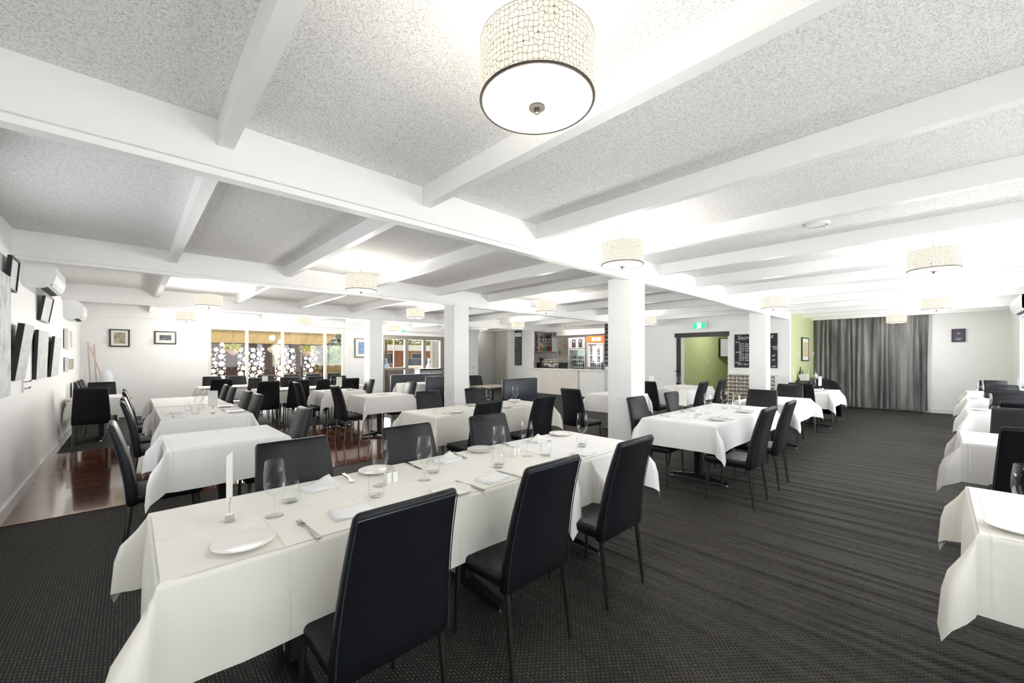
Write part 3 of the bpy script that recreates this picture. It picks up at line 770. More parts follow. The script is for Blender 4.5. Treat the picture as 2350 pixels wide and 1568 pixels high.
cloth('cloth_window', 1.14, 4.34, 11.42, 12.14, .29, 'long white cloth on the row by the courtyard window', 'cloth', .1, 8)
tables((3.18,), (8.68,), 'four-footed table at the far edge of the dance floor', 4)
cloth('cloth_dance_far', 2.78, 3.60, 8.30, 9.06, .29, 'white cloth on the farther small dance floor table', 'cloth', .11, 9)
tables((3.36,), (7.12,), 'four-footed table in the middle of the dance floor', 4)
cloth('cloth_dance_near', 2.95, 3.85, 6.74, 7.50, .29, 'white cloth on the nearer small dance floor table', 'cloth', .13, 10)
tables((3.04, 4.06), (4.36,), 'pedestal table under the cream cloth before the middle column')
cloth('cloth_mid', 2.55, 4.60, 3.96, 4.76, .32, 'cream cloth with place settings before the middle column', 'cloth_cream', .14, 11)
tables((6.80,), (4.22,), 'pedestal table hidden behind the front column')
cloth('cloth_hidden', 6.36, 7.22, 3.82, 4.62, .32, 'plain white cloth left of and behind the front column', 'cloth', .1, 12)
tables((4.85, 5.92), (1.93,), 'pedestal table under the set cloth beside the front column')
cloth('cloth_column', 4.28, 6.44, 1.53, 2.34, .28, 'white cloth with jug and glasses beside the front column', 'cloth', .13, 13)
tables((7.68,), (1.84,), 'pedestal table in the middle of the aisle row')
cloth('cloth_aisle', 7.0, 8.36, 1.46, 2.22, .30, 'bare white cloth with hanging points in the middle of the aisle row', 'cloth', .15, 14)
tables((10.35,), (1.80,), 'pedestal table at the curtain end of the aisle row')
cloth('cloth_aisle_far', 9.72, 11.0, 1.42, 2.18, .30, 'white cloth on the farthest aisle table near the curtain', 'cloth', .17, 15)
tables((8.60,), (4.0,), 'pedestal table before the black doorway on the left')
cloth('cloth_door_near', 8.18, 9.02, 3.58, 4.42, .30, 'white cloth on the nearer table before the black doorway', 'cloth', .09, 16)
tables((9.75,), (4.12,), 'pedestal table before the black doorway on the right')
cloth('cloth_door_far', 9.32, 10.16, 3.70, 4.52, .30, 'white cloth on the farther table before the black doorway', 'cloth', .09, 17)
RT = [(2.43, 3.29, 'cream cloth on the nearest right wall table', 'cloth_cream', -.11), (4.92, 5.74, 'greyish cloth on the second right wall table', 'cloth_grey', -.14),
      (7.49, 8.27, 'white cloth on the third right wall table', 'cloth', -.27), (9.74, 10.52, 'white cloth on the fourth right wall table', 'cloth', -.35), (11.92, 12.70, 'white cloth on the last right wall table', 'cloth', -.42)]
for i, (a, b, lab, mt, y1) in enumerate(RT):
    tabR.at(((a + b) / 2, (y1 + max(y1 - .84, -1.04)) / 2, 0), 90, 'pedestal table under the %s right wall cloth' % ['nearest', 'second', 'third', 'fourth', 'last'][i], 'dining tables under cloths')
    cloth('cloth_right', a, b, max(y1 - .84, -1.04), y1, .31, lab, mt, .14, 30 + i)
CT = .7525     # level of a cloth surface

# ------------------------------------------------------------------ tableware
def make_wine():
    t = thing('wine_glass', '', 'wine glass')
    MB().lathe([(.004, .088), (.022, .098), (.038, .118), (.0445, .150), (.043, .190), (.036, .245), (.0352, .246)], 28).build('bowl', 'glass', t, True)
    MB().lathe([(.0045, .088), (.0036, .06), (.0042, .02), (.008, .006)], 10).build('stem', 'glass', t, True)
    MB().lathe([(.008, .006), (.036, .0015), (.037, 0)], 28, caps=(False, True)).build('foot', 'glass', t, True)
    return t
def make_tumbler():
    t = thing('tumbler', '', 'tumbler')
    MB().lathe([(.030, .0), (.037, .012), (.0415, .035), (.040, .06), (.034, .098), (.0332, .099)], 28, caps=(True, False)).build('bowl', 'glass', t, True)
    MB().lathe([(.029, .001), (.036, .012), (.002, .013)], 24, caps=(True, False)).build('base', 'glass', t, True)
    return t
def make_plate():
    t = thing('side_plate', '', 'plate')
    w_ = MB().lathe([(.052, 0), (.056, .004), (.060, .006), (.100, .019), (.1015, .021), (.099, .0215), (.062, .0105), (.0, .0085)], 40, caps=(True, False)).build('dish', 'ceramic', t, True)
    MB().lathe([(.099, .0215), (.1015, .0222), (.1025, .021), (.1015, .019)], 40).build('rim', 'ceramic', t, True)
    return t
def make_fork():
    t = thing('fork', '', 'fork')
    mb = MB(); rg = []
    for y, w_, z in ((-.115, .007, .002), (-.11, .0105, .002), (-.06, .0085, .004), (0, .004, .009), (.045, .004, .007), (.058, .011, .005)):
        rg.append([(-w_, y, z), (w_, y, z), (w_, y, z + .002), (-w_, y, z + .002)])
    mb.loft(rg).build('handle', 'steel', t)
    for k in range(4):
        x = -.0088 + k * .0059
        MB().loft([[(x - .0018 + q, y, z), (x + .0018 - q, y, z), (x + .0018 - q, y, z + .002), (x - .0018 + q, y, z + .002)] for y, z, q in ((.056, .005, 0), (.085, .003, 0), (.112, .008, .0008))]).build('tine', 'steel', t)
    return t
def make_knife():
    t = thing('knife', '', 'knife')
    MB().loft([[(-w_, y, 0), (w_, y, 0), (w_, y, .006), (-w_, y, .006)] for y, w_ in ((-.12, .006), (-.115, .009), (-.04, .007), (0, .005))]).build('handle', 'steel', t)
    MB().loft([[(-a, y, .002), (b, y, .002), (b, y, .004), (-a, y, .004)] for y, a, b in ((0, .005, .006), (.03, .005, .009), (.08, .005, .009), (.115, .004, .002))]).build('blade', 'steel', t)
    return t
def make_napkin(raised):
    t = thing('napkin', '', 'napkin')
    for k in range(3):
        n = 6; rows = []
        for j in range(n + 1):
            row = []
            for i in range(n + 1):
                u, v = i / n - .5, j / n - .5
                z = .003 + k * .0045 + .0035 * math.sin(u * 7 + k) * math.cos(v * 6)
                if raised: z += .018 * max(0, u * .8 + v * .8 - .2) ** 1.2 * 3 * (.6 + .2 * k)
                row.append((u * (.175 - .004 * k), v * (.125 - .003 * k), max(.001 + k * .003, z)))
            rows.append(row)
        mb = MB().loft(rows, False, False, closed=False)
        mb.build('fold', 'napkin', t, True).modifiers.new('thickness', 'SOLIDIFY').thickness = .0025
    return t
def make_shaker():
    t = thing('shaker', '', 'salt shaker')
    rbox(-.016, .016, -.016, .016, 0, .055, .003).build('body', 'ceramic', t)
    MB().cyl((0, 0, .055), (0, 0, .057), .008, n=10).build('cap', 'steel', t); return t
def make_menu():
    t = thing('menu_stand', '', 'menu stand')
    rbox(-.017, .017, -.014, .014, 0, .030, .002).build('base', 'steel', t)
    MB().cyl((0, 0, .03), (0, 0, .10), .0018, n=6).build('rod', 'steel', t)
    MB().box(-.006, .006, -.004, .004, .075, .10).build('clip', 'steel', t)
    MB().box(-.055, .055, -.0012, .0012, .085, .285).build('card', 'card', t); return t
wine, tumbler, plate, fork, knife = Proto(make_wine()), Proto(make_tumbler()), Proto(make_plate()), Proto(make_fork()), Proto(make_knife())
nap, napr, shaker, menu = Proto(make_napkin(False)), Proto(make_napkin(True)), Proto(make_shaker()), Proto(make_menu())
FT = 'on the front long table'
for i, (x, y) in enumerate(((.46, 2.0), (.985, 2.08), (1.212, 2.0), (1.752, 1.97), (2.03, 1.985))): wine.at((x, y, CT), 0, 'stemmed wine glass %s, %s from the left' % (FT, ORD[i]), 'wine glasses')
wine.at((2.635, 1.958, CT + .001), 0, 'stemmed wine glass at the far end of the front long table', 'wine glasses')
for i, (x, y) in enumerate(((.562, 2.14), (.895, 1.93), (1.328, 2.09), (1.69, 1.91))): tumbler.at((x, y, CT), 0, 'clear round tumbler %s, %s from the left' % (FT, ORD[i]), 'tumblers')
tumbler.at((2.13, 1.90, CT + .001), 0, 'clear round tumbler left of the white far end cloth', 'tumblers')
tumbler.at((2.55, 1.90, CT + .001), 0, 'clear round tumbler at the far end of the front table', 'tumblers')
for (x, y, l_, dz) in ((.305, 1.765, 'white plate at the near left corner of the front long table', 0), (1.20, 1.72, 'white plate half hidden by the first near chair', 0), (1.08, 2.33, 'white plate on the far side of the front table before the first gap', 0),
                   (1.89, 2.325, 'white plate on the far side of the front table near the middle', 0), (2.79, 2.31, 'white plate at the far end of the front table', .001)):
    plate.at((x, y, CT + dz), 0, l_, 'side plates')
for (x, y, a, p_, l_) in ((.74, 2.27, 12, napr, 'folded white napkin with a raised corner beside the first wine glass'), (.72, 1.80, -4, nap, 'folded white napkin partly hidden by the nearest chair'),
                      (1.55, 2.27, 10, napr, 'folded white napkin behind the third wine glass'), (1.50, 1.74, 4, nap, 'flat folded white napkin between the first and second near chairs'),
                      (2.37, 1.74, 0, nap, 'folded white napkin between the second and third near chairs'), (2.45, 2.27, 6, napr, 'folded white napkin near the far end of the front table')):
    p_.at((x, y, CT + (.0012 if x > 2.1 else 0)), a, l_, 'napkins')
for (x, y, a, l_) in ((.522, 1.745, 3, 'steel fork right of the nearest plate'), (1.33, 1.735, 5, 'steel fork left of the flat napkin'), (.91, 2.33, 172, 'steel fork left of the far plate behind the glasses'),
                   (1.69, 2.325, 170, 'steel fork left of the middle far plate'), (2.515, 2.29, 178, 'steel fork at the far end of the front table')):
    fork.at((x, y, CT + (.001 if x > 2.1 else 0)), a, l_, 'forks')
for (x, y, a, l_) in ((1.317, 2.31, 178, 'steel knife beside the second napkin behind the glasses'), (2.16, 2.31, 175, 'steel knife before the third far chair'), (1.64, 1.74, 4, 'steel knife right of the flat napkin')):
    knife.at((x, y, CT + (.001 if x > 2.1 else 0)), a, l_, 'knives')
for (x, y, l_) in ((1.04, 2.10, 'white square salt shaker beside the second wine glass'), (1.075, 2.10, 'white square pepper shaker beside the second wine glass'),
                  (1.97, 2.06, 'white square salt shaker beside the fifth wine glass'), (2.005, 2.06, 'white square pepper shaker beside the fifth wine glass')):
    shaker.at((x, y, CT), 12, l_, 'salt and pepper shakers')
menu.at((.307, 2.07, CT), 71, 'tall cream card in a steel stand on the front table corner', 'menu stands')

def place(tabname, wines=(), tumb=(), plates=(), naps=(), shk=(), men=(), forks=()):
    for i, (x, y) in enumerate(wines): wine.at((x, y, CT), 0, 'wine glass on %s%s' % (tabname, '' if len(wines) == 1 else ', %s from the front' % ORD[i]), 'wine glasses')
    for i, (x, y) in enumerate(tumb): tumbler.at((x, y, CT), 0, 'clear tumbler on %s%s' % (tabname, '' if len(tumb) == 1 else ', %s from the front' % ORD[i]), 'tumblers')
    for i, (x, y) in enumerate(plates): plate.at((x, y, CT), 0, 'white plate on %s%s' % (tabname, '' if len(plates) == 1 else ', %s from the front' % ORD[i]), 'side plates')
    for i, (x, y, a) in enumerate(naps): nap.at((x, y, CT), a, 'folded napkin on %s%s' % (tabname, '' if len(naps) == 1 else ', %s from the front' % ORD[i]), 'napkins')
    for i, (x, y) in enumerate(shk): shaker.at((x, y, CT), 5, 'white shaker on %s%s' % (tabname, '' if len(shk) == 1 else ', %s from the front' % ORD[i]), 'salt and pepper shakers')
    for i, (x, y, a) in enumerate(men): menu.at((x, y, CT), a, 'card in a steel stand on %s' % tabname, 'menu stands')
    for i, (x, y, a) in enumerate(forks): fork.at((x, y, CT), a, 'steel fork on %s%s' % (tabname, '' if len(forks) == 1 else ', %s from the front' % ORD[i]), 'forks')
place('the set table of the left-hand row', [(.62, 6.35), (.66, 6.62), (.72, 7.05)], [(.58, 6.28), (.55, 6.75), (.62, 7.1)], [(.97, 6.10), (.97, 6.85)], [(.42, 6.1, 90), (.42, 6.55, 85), (.94, 6.42, 95), (.95, 7.15, 88)], [(.73, 6.9)], [(.74, 6.13, -35)], [(.40, 6.34, 90)])
place('the cream table before the middle column', [(3.02, 4.42), (3.70, 4.38), (4.28, 4.44)], [(3.10, 4.30), (4.20, 4.38)], [(2.98, 4.14), (3.55, 4.58), (3.75, 4.08), (4.42, 4.60)], [(3.30, 4.10, 0), (4.08, 4.12, 0)], [(2.70, 4.22), (2.735, 4.22)], [], [(2.82, 4.10, 5), (3.5, 4.12, 5)])
place('the set table by the front column', [(5.12, 1.92), (5.26, 1.98), (5.95, 2.02)], [(4.98, 1.98), (4.72, 1.92), (5.80, 1.96)], [(4.70, 1.66), (5.62, 1.66)], [(4.98, 1.68, 0), (4.66, 2.20, 0), (5.36, 2.2, 0)], [(4.60, 1.92), (4.64, 1.92)], [(5.05, 2.2, 75)], [(4.87, 1.67, 4)])
place('the nearest right wall table', [(2.72, -.26)], [(2.80, -.36)], [(2.58, -.235)])
place('the third right wall table', [(7.82, -.44)], [(7.70, -.50)], [(8.05, -.40)])
place('the fourth right wall table', [(10.18, -.50)], [], [(10.30, -.46)])
place('the last right wall table', [(12.25, -.60)])
place('the farther small dance floor table', [(3.08, 8.72)], [], [(3.40, 8.55)], [(2.95, 8.5, 0)], [], [(3.18, 8.62, -35)])
place('the nearer small dance floor table', [], [], [], [(3.42, 7.1, 10)])
place('the farthest aisle table near the curtain', [(10.25, 1.75)], [(10.05, 1.86)], [(10.55, 1.60), (10.05, 1.62)], [], [(10.4, 1.62)], [(10.75, 1.72, -20)])
place('the nearer table before the black doorway', [(8.42, 4.22)], [], [(8.35, 4.05)], [(8.6, 3.8, 0)], [], [(8.30, 4.30, -40)])
place('the farther table before the black doorway', [(9.55, 4.34), (9.66, 4.30), (10.0, 4.05)], [(9.7, 4.2)], [(9.9, 3.85)])
place('the row beyond the dance floor', [], [], [], [], [(2.4, 10.0), (3.55, 10.05)], [(2.16, 10.2, -25)])
place('the small empty table behind the front table', [], [], [], [])
# water jug
t = thing('water_jug', 'glass water jug on the set table beside the front column', 'jug', (5.95, 1.86, CT))
MB().lathe([(.045, 0), (.062, .02), (.066, .06), (.055, .12), (.042, .16), (.048, .2), (.046, .2), (.040, .16), (.052, .12), (.062, .06), (.058, .024), (.002, .014)], 28, caps=(True, False)).build('body', 'glass', t, True)
MB().tube([(.045, -.0, .18), (.085, 0, .17), (.098, 0, .12), (.085, 0, .07), (.062, 0, .055)], .006, 8).build('handle', 'glass', t, True)

# ------------------------------------------------------------------ booth benches, tub chair, sideboard
def bench(name, label, x0, x1, y0, face, h=.98, panels=1):
    """upholstered bench, back towards the camera when face=+1"""
    t = thing(name, label, 'bench', (x0, y0, 0))
    wdt = (x1 - x0) / panels
    for k in range(panels):
        rbox(k * wdt + .004, (k + 1) * wdt - .004, 0, .11, .12, h, .04).build('backrest', 'leather_grey', t, True)
    ys_ = (.11, .58) if face > 0 else (-.47, 0)
    rbox(0, x1 - x0, ys_[0], ys_[1], .30, .46, .04).build('seat', 'leather_grey', t, True)
    B(.03, x1 - x0 - .03, min(0, ys_[0]) + .02, max(.11, ys_[1]) - .03, 0, .30).build('plinth', 'dark_timber', t); return t
bench('booth_bench', 'blue-black booth bench with high back in front of the bar', 5.93, 7.02, 6.50, 1, .965)
bench('booth_bench', 'booth bench with two back panels beside the middle column', 5.40, 6.5, 8.80, 1, .96, 2)
bench('booth_bench', 'wide booth bench right of the far column', 5.28, 7.0, 10.45, -1, .955)
tables((6.55,), (7.62,), 'bare timber table behind the high booth bench')
tables((5.62,), (9.62,), 'table under the booth cloth right of the far column')
cloth('cloth_booth', 5.20, 6.04, 9.24, 10.0, .30, 'white cloth on the booth table right of the far column', 'cloth', .1, 41)
ch(6.68, 8.18, '-y', 'behind the bare timber table near the passage', 'single chairs')
t = thing('tub_chair', 'black curved tub chair between the farthest aisle table and the curtain', 'armchair', (11.55, 1.82, 0), 90)
rg = []
for a in range(-100, 101, 20):
    c_, s_ = math.cos(R(a - 90)), math.sin(R(a - 90)); h_ = .93 - .22 * (abs(a) / 100) ** 1.5
    rg.append([(c_ * .36, s_ * .34, .12), (c_ * .30, s_ * .28, .12), (c_ * .30, s_ * .28, h_), (c_ * .33, s_ * .31, h_ + .02), (c_ * .37, s_ * .35, h_)])
MB().loft(rg).build('shell', 'leather', t, True)
rbox(-.27, .27, -.22, .34, .30, .46, .05).build('seat', 'leather', t, True)
for sx in (-1, 1):
    for sy in (-.2, .26): MB().cyl((sx * .22, sy, .30), (sx * .24, sy * 1.1, 0), .022, .015, 8).build('leg', 'dark_timber', t)
t = thing('sideboard', 'dark low sideboard standing before the glass doors', 'sideboard', (7.55, 12.75, 0))
B(0, .95, 0, .4, .08, 1.0).build('body', 'leather_grey', t); B(-.02, .97, -.02, .42, 1.0, 1.03).build('top', 'dark_timber', t); B(.05, .9, .04, .36, 0, .08).build('plinth', 'dark_timber', t)
B(.03, .465, -.018, 0, .12, .96).build('door', 'grey_panel', t); B(.485, .92, -.018, 0, .12, .96).build('door', 'grey_panel', t)

# ------------------------------------------------------------------ pictures
def picture(label, cat, loc, rz, wdt, hgt, art, depth=.03, framed=None, fw=.03, matw=0., tilt=0, name='wall_picture'):
    """local: picture in the XZ plane, face towards -y, centre at the origin"""
    t = thing(name, label, cat, loc, rz); t.rotation_euler = (R(tilt), 0, R(rz))
    w2, h2 = wdt / 2, hgt / 2
    if framed:
        for q in ((-w2, w2, -h2, -h2 + fw), (-w2, w2, h2 - fw, h2), (-w2, -w2 + fw, -h2 + fw, h2 - fw), (w2 - fw, w2, -h2 + fw, h2 - fw)):
            B(q[0], q[1], -depth / 2, depth / 2, q[2], q[3]).build('frame', framed, t)
        B(-w2 + fw, w2 - fw, -.004, depth / 2, -h2 + fw, h2 - fw).build('mount', 'mat_board' if matw else art, t)
        if matw: B(-w2 + fw + matw, w2 - fw - matw, -.007, -.0041, -h2 + fw + matw, h2 - fw - matw).build('image', art, t)
    else:
        B(-w2, w2, -depth / 2 + .002, depth / 2, -h2, h2).build('stretcher', 'canvas_side', t)
        B(-w2 + .0015, w2 - .0015, -depth / 2, -depth / 2 + .002, -h2 + .0015, h2 - .0015).build('image', art, t)
    return t
# left wall (faces +X): rz=90 turns -y to +x
def lw(label, y0, y1, z0, z1, art, depth, framed=None, tilt=0, off=.012, fw=.02, matw=0.):
    picture(label, 'picture', (XL + depth / 2 + off + abs(math.sin(R(tilt))) * (z1 - z0) / 2, (y0 + y1) / 2, (z0 + z1) / 2), 90, y1 - y0, z1 - z0, art, depth, framed, fw, matw, tilt)
lw('large pale birch textured canvas at the left edge', 4.9, 5.66, 1.11, 2.16, 'art_birch', .04)
lw('small framed picture high above the pale canvases, nearest the left edge', 5.66, 6.02, 2.06, 2.36, 'art_grey', .03, 'canvas_side', 4, fw=.015)
lw('pale canvas with a thick dark side edge on the left wall', 5.88, 6.38, 1.23, 1.77, 'art_pale', .045, off=.002, tilt=6.5)
lw('pale canvas with brown side edge, middle of the left wall group', 7.17, 7.96, 1.19, 1.77, 'art_pale', .03, off=.004, tilt=2)
lw('pale canvas with navy side edge, farthest of the left wall group', 8.36, 9.10, 1.18, 1.74, 'art_pale', .03, off=.004, tilt=4)
lw('framed picture leaning out from the left wall below the air conditioner', 7.49, 8.22, 1.90, 2.24, 'art_grey', .03, 'frame_black', 8, off=.002, fw=.018)
lw('small white framed picture near the far left corner, upper one', 10.15, 10.9, 1.60, 1.94, 'art_grey', .04, 'white_plastic', fw=.03)
lw('small picture with green stripes near the far left corner, lower one', 10.2, 11.2, 1.20, 1.45, 'art_sepia', .04, 'white_plastic', fw=.03)
t = thing('wall_hook', 'small white hook bracket under the thick dark edged canvas', 'hook', (XL, 6.60, 1.15))
B(0, .012, -.03, .03, -.07, .07).build('plate', 'white_plastic', t); MB().tube([(.01, 0, .04), (.05, 0, .045), (.06, 0, .06)], .008, 8).build('hook', 'chrome', t); MB().tube([(.01, 0, -.03), (.045, 0, -.025), (.055, 0, -.01)], .008, 8).build('hook', 'chrome', t)
# far wall frames face -Y
picture('square black framed sepia photograph on the far white wall', 'picture', (-.18, YF - .02, 1.91), 0, .355, .42, 'art_sepia', .03, 'frame_black', .028, .05)
picture('wide black framed dark photograph on the far white wall', 'picture', (.653, YF - .02, 1.945), 0, .425, .325, 'art_dark', .03, 'frame_black', .028, .07)
for x, l_ in ((-.43, 'small white price card left of the sepia photograph'), (.375, 'small white price card left of the wide dark photograph')):
    t = thing('price_card', l_, 'card', (x, YF - .004, 1.83)); B(-.045, .045, 0, .003, -.07, .07).build('paper', 'card', t); MB().cyl((0, -.006, .085), (0, 0, .085), .012, n=10).build('pin', 'chrome', t)
picture('blue framed print on the brick wall beside the courtyard window', 'picture', (5.80, YF - .04, 1.765), 0, .64, .64, 'art_blue', .03, 'frame_black', .02, .10)
t = thing('power_outlet', 'small pale wall plate left of the blue print', 'wall plate', (5.36, YF - .025, 1.6)); B(-.05, .05, -.005, .004, -.09, .09).build('plate', 'card', t); B(-.02, .02, -.012, -.005, -.05, .05).build('switch', 'white_plastic', t)
picture('black framed abstract flower painting on the green wall', 'picture', (13.83, 2.55, 1.67), 0, .80, .66, 'art_abstract', .03, 'frame_black', .025, .10)
for x, z, l_ in ((12.5, 1.07, 'white light switch low on the green wall by the corner'), (13.1, 1.55, 'white light switch left of the abstract painting'), (15.0, 1.56, 'white light switch on the green wall beside the curtain')):
    t = thing('light_switch', l_, 'switch', (x, 2.565, z)); B(-.04, .04, -.008, .004, -.06, .06).build('plate', 'white_plastic', t); B(-.012, .012, -.014, -.008, -.018, .018).build('rocker', 'white_plastic', t)
t = picture('small dark framed notice on the white end wall', 'notice', (XC - .025, -.385, 2.0), -90, .235, .33, 'purple', .03, 'frame_black', .018)
for k in range(3): MB().box(-.06 + .01 * k, .06 - .012 * k, -.008, -.005, -.075 - k * .022, -.066 - k * .022).build('print_line', 'card_grey', t)
for a in (30, 100, 170, 240, 310):
    MB().loft([[(.035 * math.cos(R(a + q)) * s_, y_, .05 + .035 * math.sin(R(a + q)) * s_) for q, s_ in ((-20, .5), (0, 1), (20, .5), (0, .2))] for y_ in (-.008, -.005)]).build('emblem_petal', 'label_white', t)
t = thing('switch_bank', 'white double switch plate on the end wall below the notice', 'switch', (XC - .004, -.18, 1.56), -90)
B(-.08, .08, -.008, .003, -.035, .035).build('plate', 'white_plastic', t)
for x in (-.045, .0, .045): B(x - .013, x + .013, -.014, -.008, -.02, .02).build('rocker', 'white_plastic', t)

# ------------------------------------------------------------------ curtain
mb = MB(); rows = []; rnd = random.Random(5)
ny = 260; prof = []
ph = 0.
for i in range(ny + 1):
    f = i / ny
    prof.append(.06 * math.sin(ph) + .014 * math.sin(ph * 1.7 + 1)); ph += .40 + .17 * math.sin(f * 23) + .08 * math.sin(f * 61) + rnd.uniform(-.04, .04)
for z, k in ((2.645, .45), (2.5, .6), (2.0, .9), (1.2, 1.05), (.5, 1.1), (.04, 1.15)):
    rows.append([(XC - .14 + prof[i] * k + .006 * math.sin(i * .3 + z * 2), .15 + 2.38 * i / ny + .012 * math.sin(i * .21 + z * 1.7), z) for i in range(ny + 1)])
mb.loft(rows, False, False, closed=False)
tag(mb.build('curtain', 'curtain', None, True), 'floor-length grey velvet curtain on the end wall', 'curtain')
tag(B(XC - .18, XC - .10, .12, 2.56, 2.648, 2.675).build('curtain_track', 'white_plastic'), 'white curtain track under the ceiling', 'curtain track')

# ------------------------------------------------------------------ wall beside the doorway: chalkboards, wine rack, exit signs
ROTW = (R(90), 0, R(-90))                    # text on a wall facing -X, reading towards -Y
t = thing('chalkboard', 'large wine list chalkboard behind the column', 'chalkboard', (XB - .0125, 3.35, 1.62))
B(-.012, .012, -.51, .51, -.455, .455).build('board', 'board_black', t)
text('Secret S', .15, 'chalk', t, (-.014, .44, .315), ROTW, .25)
text('s', .15, 'chalk', t, (-.014, -.36, .335), ROTW, .25)
text('Red-', .062, 'chalk', t, (-.014, .49, .225), ROTW, .25)
text('2015 Sauvi\n2013 Pinot N\n2010 Caberne\n2015 Merlot', .066, 'chalk', t, (-.014, .40, .17), ROTW, .25, line=.95)
text('White-', .062, 'chalk', t, (-.014, .49, -.055), ROTW, .25)
text('2016 Chardon\n2015 Semillo\n2018 Riesling\n2015 Semi', .066, 'chalk', t, (-.014, .40, -.105), ROTW, .25, line=.85)
text('Dess-', .062, 'chalk', t, (-.014, .49, -.335), ROTW, .25)
text('2017 Pink Bo', .066, 'chalk', t, (-.014, .43, -.385), ROTW, .25)
for b_, y, z in (('rand', -.38, .09), ('Shir', -.41, .03), ('uR', -.38, -.15), ('on', -.38, -.26), ('wh', -.38, -.43)): text(b_, .075, 'chalk', t, (-.014, y, z), ROTW, .25)
def tallboard(label, yc_, z0, z1, wdt, big):
    t = thing('chalkboard', label, 'chalkboard', (XB - .0125, yc_, (z0 + z1) / 2)); h2 = (z1 - z0) / 2
    B(-.01, .012, -wdt / 2, wdt / 2, -h2, h2).build('board', 'board_black', t)
    rnd = random.Random(int(yc_ * 100)); z = h2 - .10; first = True
    if not big:
        B(-.0115, -.01, -wdt / 2 + .01, wdt / 2 - .01, h2 - .27, h2 - .09).build('heading_panel', 'chalk', t)
        z = h2 - .34
    while z > -h2 + .03:                       # rows of small chalk writing, too fine to read
        hh = .10 if big else .035
        y = wdt / 2 - .02; mbl = MB()
        while y > -wdt / 2 + .05:
            l_ = rnd.uniform(.02, .06) * (1.6 if big else 1)
            if y - l_ > -wdt / 2 + .01:
                mbl.tube([(-.0105, y - l_ * q, z + hh * .5 * math.sin(q * 9 + rnd.random() * 3)) for q in (0, .2, .4, .6, .8, 1)], .0045 if big else .003, 4)
            y -= l_ + .02
        if mbl.v: mbl.build('chalk_line', 'chalk', t)
        z -= .15 if big else .062
tallboard('narrow tall menu chalkboard left of the bar', 12.46, 1.095, 2.60, .42, False)
tallboard('tall chalkboard cut off by the front column, right of the bar', 7.86, 1.12, 2.62, .42, True)
t = thing('wine_rack', 'pale timber wine rack under the large chalkboard', 'wine rack', (XB - .005, 2.86, 0))
for k in range(10): B(-.20, 0, 0, 1.14, .06 + k * .1, .078 + k * .1).build('shelf_rail', 'rack_wood', t)
for k in range(12): B(-.10, -.01, k * .102, k * .102 + .012, 0, .99).build('upright', 'rack_wood', t)
for k in range(9):
    for i in range(11): B(-.205, -.19, i * .102 + .030, i * .102 + .084, .078 + k * .1, .098 + k * .1).build('bottle_cradle', 'rack_wood', t)
def exit_sign(label, loc, rz):
    t = thing('exit_sign', label, 'exit sign', loc, rz)          # face towards -y
    B(-.19, .19, -.03, .03, -.10, .10).build('housing', 'white_plastic', t)
    B(-.175, .175, -.034, -.03, -.088, .088).build('panel', 'exit_green', t)
    B(-.055, .055, -.036, -.034, -.075, .078).build('doorway_symbol', 'exit_white', t)
    m_ = MB(); m_.cyl((.008, -.0375, .05), (.008, -.036, .05), .014, n=12)
    for a, b in (((.004, .03), (-.004, -.01)), ((-.004, -.01), (.022, -.04)), ((-.004, -.01), (-.028, -.04)), ((.022, -.04), (.018, -.065)), ((.004, .028), (.03, .008)), ((.004, .028), (-.024, .014))):
        m_.tube([(a[0], -.037, a[1]), (b[0], -.037, b[1])], .006, 6)
    m_.build('running_figure', 'exit_green', t); return t
exit_sign('green lit exit sign with running figure above the black doorway', (XB - .09, 4.78, 2.375), -90)
B(-.02, .02, .03, .09, -.03, .03).build('bracket', 'white_plastic', bpy.data.objects['exit_sign'])
exit_sign('green exit sign above the glass doors, behind a pendant', (7.13, YF - .045, 2.47), 0)

# corridor: television and switch on the green wall
t = thing('television', 'flat black television hung in the green corridor', 'television', (16.0, 5.2, 1.80), -40)
B(-.42, .42, -.03, .03, -.34, .34).build('casing', 'frame_black', t); B(-.40, .40, -.033, -.03, -.32, .32).build('screen', 'tv_screen', t); B(-.03, .03, .03, .40, -.03, .03).build('bracket', 'frame_black', t)
t = thing('light_switch', 'white switch on the green corridor wall', 'switch', (14.6, 5.515, 1.3)); B(-.04, .04, -.008, .004, -.06, .06).build('plate', 'white_plastic', t); B(-.012, .012, -.014, -.008, -.018, .018).build('rocker', 'white_plastic', t)
t = thing('security_camera', 'dark dome camera at the top of the corridor', 'camera', (16.2, 5.3, 2.48)); MB().lathe([(.08, .06), (.08, .03), (.06, -.02), (.02, -.05)], 16, caps=(True, True)).build('dome', 'frame_black', t, True); MB().cyl((0, 0, .06), (0, 0, .21), .02).build('stem', 'white_plastic', t)

# ------------------------------------------------------------------ bar
t = thing('bar_counter', 'white and beige bar counter in the serving hatch', 'bar counter', (XB, 8.06, 0))
B(-.22, .16, .001, 3.579, .965, 1.005).build('counter_top', 'counter', t)
B(-.10, .12, 3.0, 3.579, 0, .965).build('front_panel', 'wall', t); B(-.16, .12, 1.10, 2.99, 0, .965).build('front_panel', 'bar_beige', t); B(-.10, .12, .001, 1.09, 0, .965).build('front_panel', 'wall', t)
